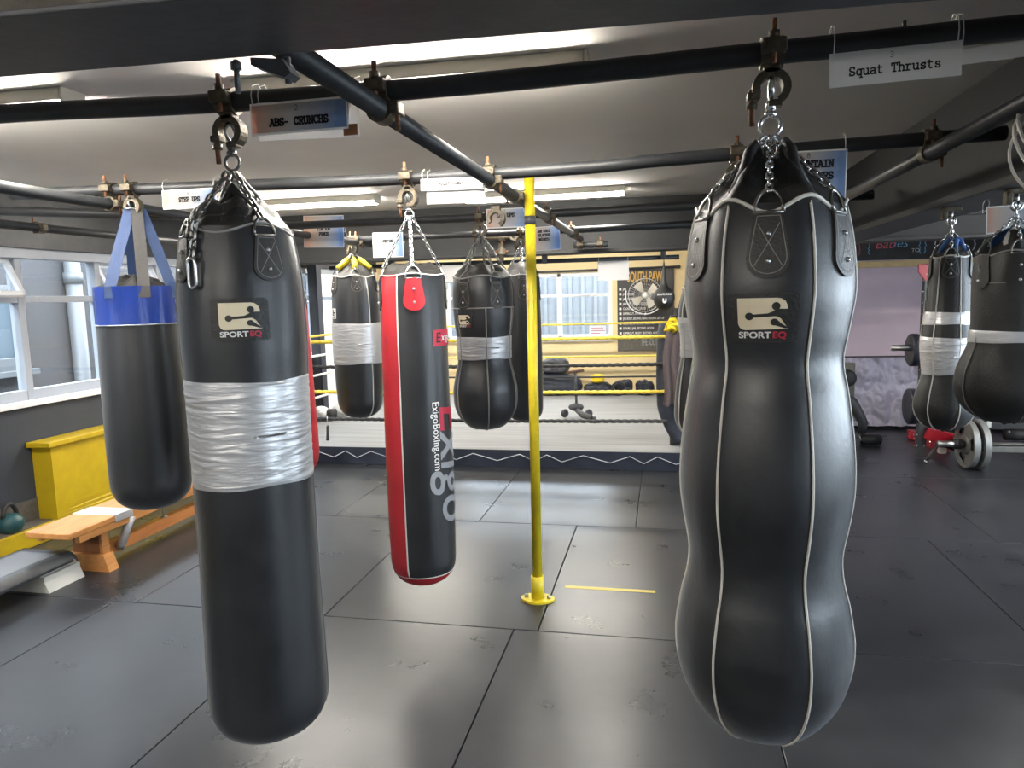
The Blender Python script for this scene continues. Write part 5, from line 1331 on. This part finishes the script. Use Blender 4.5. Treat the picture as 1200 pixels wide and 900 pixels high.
# yellow tape on the floor
tag(MB().bx(-.50, -.04, 3.525, 3.555, .0002, .0012).build('floor_tape', M_ytape), 'short worn yellow tape strip on the floor right of the yellow pole', 'tape')

# ================================================================== RIGHT SIDE
# chalkboard over the pink wall
t = thing('chalkboard', 'long dark chalkboard with coloured chalk lettering above the pink wall', 'chalkboard', (3.2, 8.16, 1.77))
cb = MB().bx(1.52, 4.38, 8.172, 8.198, 1.775, 2.15, .003).build('board_panel', M_board, t)
def chalk(text, pxy, h, m, xs=.8, slant=.18, wt=.09):
    p = onY(pxy[0], pxy[1], 8.17); mb = MB()
    flat(mb, [[(u+v*slant, v) for u, v in q] for q in strokes(text, h, wt, .6, xs)], (p.x, 8.1705, p.z), X_, Z_); mb.build('chalk_writing', m, cb)
chalk('}', (1007, 297), .10, M_cred, .7, 0, .06); chalk('{', (1018, 296), .11, M_cblue, .7, .1, .06)
def chalkf(text, pxy, h, m, sh=.25):
    p = onY(pxy[0], pxy[1], 8.17); mb = MB(); flat(mb, font_polys(text, h, -.006, 'LEFT', shear=sh), (p.x, 8.1705, p.z), X_, Z_); mb.build('chalk_writing', m, cb)
chalkf('Bab', (1025, 291.5), .13, M_cred); chalkf('ies', (1046.5, 290), .13, M_cblue)
chalkf('TO', (1068, 295.5), .055, M_cwhite, 0)
chalk('{}', (1081, 294), .15, M_cblue, .5, 0, .06)
chalkf('I', (1094, 287.5), .11, M_cwhite, .1); chalkf('OT', (1101, 288.5), .12, M_cblue, .1)
chalkf(')', (1139, 290), .13, M_cwhite, 0); chalkf('(', (1150, 290), .13, M_cwhite, 0)
# dust sheet on the lower wall
mb = MB(); p0 = onY(985, 411, 8.13); rs = random.Random(4)
def sheet(u, v):
    x = 1.75+2.5*u; z = .04+.72*v
    nv = Vector((x*3.1, z*2.2, .3)); cr = abs(noise.noise(nv*1.7))*.10+abs(noise.noise(nv*4.3+Vector((3, 1, 0))))*.045+abs(noise.noise(nv*9+Vector((7, 5, 2))))*.018
    y = 8.155-cr
    return Vector((x, y, z))
mb.grid(sheet, 260, 80); b0 = len(mb.v)
vs = [v+Vector((0, .006, 0)) for v in mb.v]; mb.add(vs, [tuple(reversed(f)) for f in mb.f])
t = thing('dust_sheet', 'crumpled lilac sheet pinned along the bottom of the pink wall', 'sheet', (3.0, 8.13, .03))
mb.build('cloth', M_sheet, t)
MB().cyl((1.7, 8.12, .775), (4.3, 8.12, .775), .008, n=8).build('cord', M_bag2, t)
# weight rack : uprights, red feet and head bracket, pegs with plates
Yr = 6.75
t = thing('weight_rack', 'black drilled weight rack with red head and feet behind the bag with two tape bands', 'weight rack', (2.3, Yr, 0))
ux = onY(1084, 400, Yr).x
up = MB().bx(ux-.035, ux+.035, Yr-.035, Yr+.035, .02, 1.62, .004); u_ = up.build('upright', M_blk, t)
bt = MB()
for k in range(16): bt.sphere((ux-.036, Yr-.02, .12+.095*k), .008, 8, 6); bt.sphere((ux+.018, Yr-.036, .12+.095*k), .007, 8, 6)
bt.build('bolt_head', M_steel, u_)
up = MB().bx(ux+.35, ux+.42, Yr-.035, Yr+.035, .02, 1.62, .004); up.build('upright', M_blk, t)
MB().bx(ux, ux+.38, Yr-.03, Yr+.03, 1.56, 1.62, .004).build('cross_bar', M_blk, t)
hd = MB(); hd.prism([(-.09, .12), (.20, .14), (.20, .06), (.05, .02), (-.03, -.02), (-.06, .02), (-.085, .05)], (ux, Yr-.04, 1.56), X_, Z_, .03); hd.build('head_bracket', M_red, t)
ft = MB()
a = onZ(1068, 513, .0); b_ = onZ(1107, 530, 0)
ft.prism([(0, 0), (1, 0), (1, .001), (0, .001)], (0, 0, -5), X_, Z_, .001) if False else None
dirv = Vector((b_.x-a.x, b_.y-a.y, 0)); Lf = dirv.length; dv = dirv.normalized(); sd = Vector((-dv.y, dv.x, 0))
ft.box((a+b_)/2+Z_*.045, (Lf, .09, .085), Matrix((( dv.x, sd.x, 0), (dv.y, sd.y, 0), (0, 0, 1))), .006)
ft.box(Vector((ux+.18, Yr-.06, .20)), (.34, .05, .10), Matrix.Rotation(.25, 3, 'Y'), .006)
fo = ft.build('red_foot', M_red, t)
bt = MB()
for k in range(6):
    p = a+(b_-a)*(.1+.16*k)-sd*.05; bt.sphere((p.x, p.y, .06), .009, 8, 6); bt.sphere((p.x, p.y, .03), .007, 8, 6)
bt.build('bolt_head', M_steel, fo)
MB().box(Vector((ux+.14, Yr-.09, .12)), (.06, .05, .1), None, .004).build('white_pad', M_stepw, fo)
pg = MB(); pz = onY(1057, 407, Yr).z; pg.cyl((onY(1042, 407, Yr).x, Yr-.06, pz), (ux, Yr-.06, pz), .026, n=16); pg.build('plate_peg', M_steel, t, label='pale steel plate peg')
for z, R in ((pz-.02, .14), (.47, .155)):
    dk = MB(); dk.lathe([(.025, -.03), (R*.6, -.025), (R*.9, -.035), (R, -.025), (R, .025), (R*.9, .035), (.025, .03)], (ux-.105, Yr-.06, z), 32, Matrix.Rotation(PI/2, 3, 'Y'))
    tag(dk.build('weight_plate', M_navy), 'dark plate hung %s on the black weight rack' % ('higher' if z > .6 else 'lower'), 'weight plate', 'plates on the rack')
# barbell on the floor
t = thing('barbell', 'steel barbell with grey plates lying on the floor under the right hand bags', 'barbell', (2.5, 6.42, 0))
br = Vector((2.43, 6.40, .205)); bd = Vector((1, .04, 0)).normalized(); RM = Matrix.Rotation(PI/2, 3, 'Y')
MB().cyl(br-bd*.22, br-bd*.02, .026, n=18).build('sleeve', M_steel, t)
MB().cyl(br-bd*.1, br-bd*.045, .042, n=18).build('collar', M_rubber, t)
MB().cyl(br-bd*.02, br+bd*1.75, .015, n=16).build('bar', M_steel, t)
for dx, R in ((0, .195), (.075, .205)):
    pl = MB(); c = br+bd*dx; ax3 = Matrix(((0, 0, bd.x), (0, 0, bd.y), (0, 0, 0)))
    # plate with three grip slots: annular sectors
    rotp = Matrix.Rotation(math.atan2(bd.y, bd.x), 3, 'Z') @ RM
    pl.lathe([(.027, -.022), (.06, -.024), (.07, -.016), (.085, -.014)], c, 36, rotp); pl.lathe([(.085, .014), (.07, .016), (.06, .024), (.027, .022)], c, 36, rotp)
    vs = []; fs = []; N = 72; rad = [.085, .095, .135, .15, R*.86, R*.9, R, R]; hh = [.014, .012, .012, .012, .014, .024, .022, .0]
    for s in (-1, 1):
        for i in range(N):
            an = 2*PI*i/N
            for rr, h_ in zip(rad, hh): vs.append(c+rotp @ Vector((rr*math.cos(an), rr*math.sin(an), s*h_)))
    m8 = len(rad)
    for s in (0, 1):
        for i in range(N):
            for k in range(m8-1):
                if 1 <= k < 3 and (i % 24) < 9: continue
                p_ = s*N*m8+i*m8+k; q_ = s*N*m8+((i+1) % N)*m8+k
                fs.append((p_, q_, q_+1, p_+1) if s else (p_, p_+1, q_+1, q_))
    pl.add(vs, fs, False)
    pl.build('weight_plate', M_iron, t)
MB().cyl(br+bd*.10, br+bd*.16, .03, n=18).build('collar', M_steel, t)
# clip lying in front of it
hk = MB(); a = onZ(1085, 542, .01); hk.tube([a, a+Vector((.05, .02, .09)), a+Vector((.10, .05, .135)), a+Vector((.17, .06, .13)), a+Vector((.24, .05, .10))], .013, 8)
t = thing('rack_hook', 'bent black hook bar with a chrome tip on the floor left of the grey plates', 'hook', a)
hk.build('hook_bar', M_rubber, t); MB().sphere(a+Z_*.008, .017, 10, 8).build('tip', M_chrome, t)
# bench machine behind the barbell
t = thing('weight_bench', 'black weight bench frame with foam rollers behind the barbell', 'weight bench', (3.0, 6.9, 0))
MB().bx(2.55, 3.9, 6.82, 6.88, .05, .10, .004).build('base_rail', M_iron, t)
MB().bx(2.66, 2.74, 6.84, 6.92, .05, .48, .004).build('upright', M_blk, t)
MB().bx(2.725, 2.765, 6.80, 6.825, .27, .46, .004).build('label_strip', M_stepw, t)
MB().bx(2.4, 3.9, 7.1, 7.2, .20, .26, .004).build('frame_bar', M_blk, t)
for x in (2.5, 2.92):
    MB().cyl((x, 6.92, .19), (x+.24, 6.92, .19), .05, n=18).build('foam_roller', M_rubber, t)
MB().bx(2.45, 3.9, 7.0, 7.35, .40, .48, .02).build('seat_pad', M_bag1, t)
for x in (2.5, 3.8):
    MB().bx(x-.03, x+.03, 7.1, 7.2, .0, .41, .004).build('leg', M_blk, t)
bt = MB()
for x, z in ((2.48, .30), (2.58, .24), (2.68, .33), (2.9, .235), (3.05, .235)): bt.sphere((x, 6.80, z), .012, 8, 6)
bt.build('bolt_head', M_steel, t)
# leg machine peeping out behind the front right bag
t = thing('leg_machine', 'dark leg exercise machine with a round disc and foam roller beside the dust sheet', 'exercise machine', (1.75, 7.3, 0))
yy = 7.3
q = onY(995, 425, yy); MB().bx(q.x-.055, q.x+.05, yy-.03, yy+.03, .06, q.z, .004).build('upright', mat('olive grey steel', (.12, .115, .09), .5), t)
q = onY(993, 443, yy-.08); MB().lathe([(.02, -.05), (.07, -.045), (.08, -.02), (.08, .02), (.07, .045), (.02, .05)], q, 24, Matrix.Rotation(PI/2, 3, 'X')).build('round_disc', M_rubber, t)
q = onY(1000, 485, yy-.05)
sh = MB(); sh.tube([(q.x-.12, yy-.05, .50), (q.x-.02, yy-.05, .42), (q.x+.05, yy-.05, .30), (q.x+.09, yy-.05, .22), (q.x+.075, yy-.05, .12)], [.05, .06, .05, .045, .03], 10); sh.build('bent_arm', M_blk, t)
MB().bx(q.x-.3, q.x+.06, yy-.08, yy, .02, .08, .004).build('base_bar', M_blk, t)
a = onZ(1008, 521, .0); MB().cyl((a.x+.0, yy-.02, .055), (a.x+.17, yy+.0, .055), .052, n=18).build('foam_roller', M_rubber, t)
mb = MB(); mb.cyl((a.x-.015, yy-.02, .055), (a.x, yy-.02, .055), .03, n=14); mb.cyl((a.x+.17, yy, .055), (a.x+.185, yy, .055), .03, n=14); mb.build('roller_cap', M_chrome, t)

# ================================================================== OUTPUT LOOK
SC.view_settings.view_transform = 'Standard'; SC.view_settings.look = 'None'; SC.view_settings.gamma = 1; SC.view_settings.use_curve_mapping = False
SC.view_settings.exposure = 1.85
SC.cycles.use_denoising = True
SC.cycles.max_bounces = 8; SC.cycles.diffuse_bounces = 5; SC.cycles.glossy_bounces = 4; SC.cycles.transparent_max_bounces = 12
SC.cycles.caustics_reflective = False; SC.cycles.caustics_refractive = False; SC.cycles.sample_clamp_indirect = 4
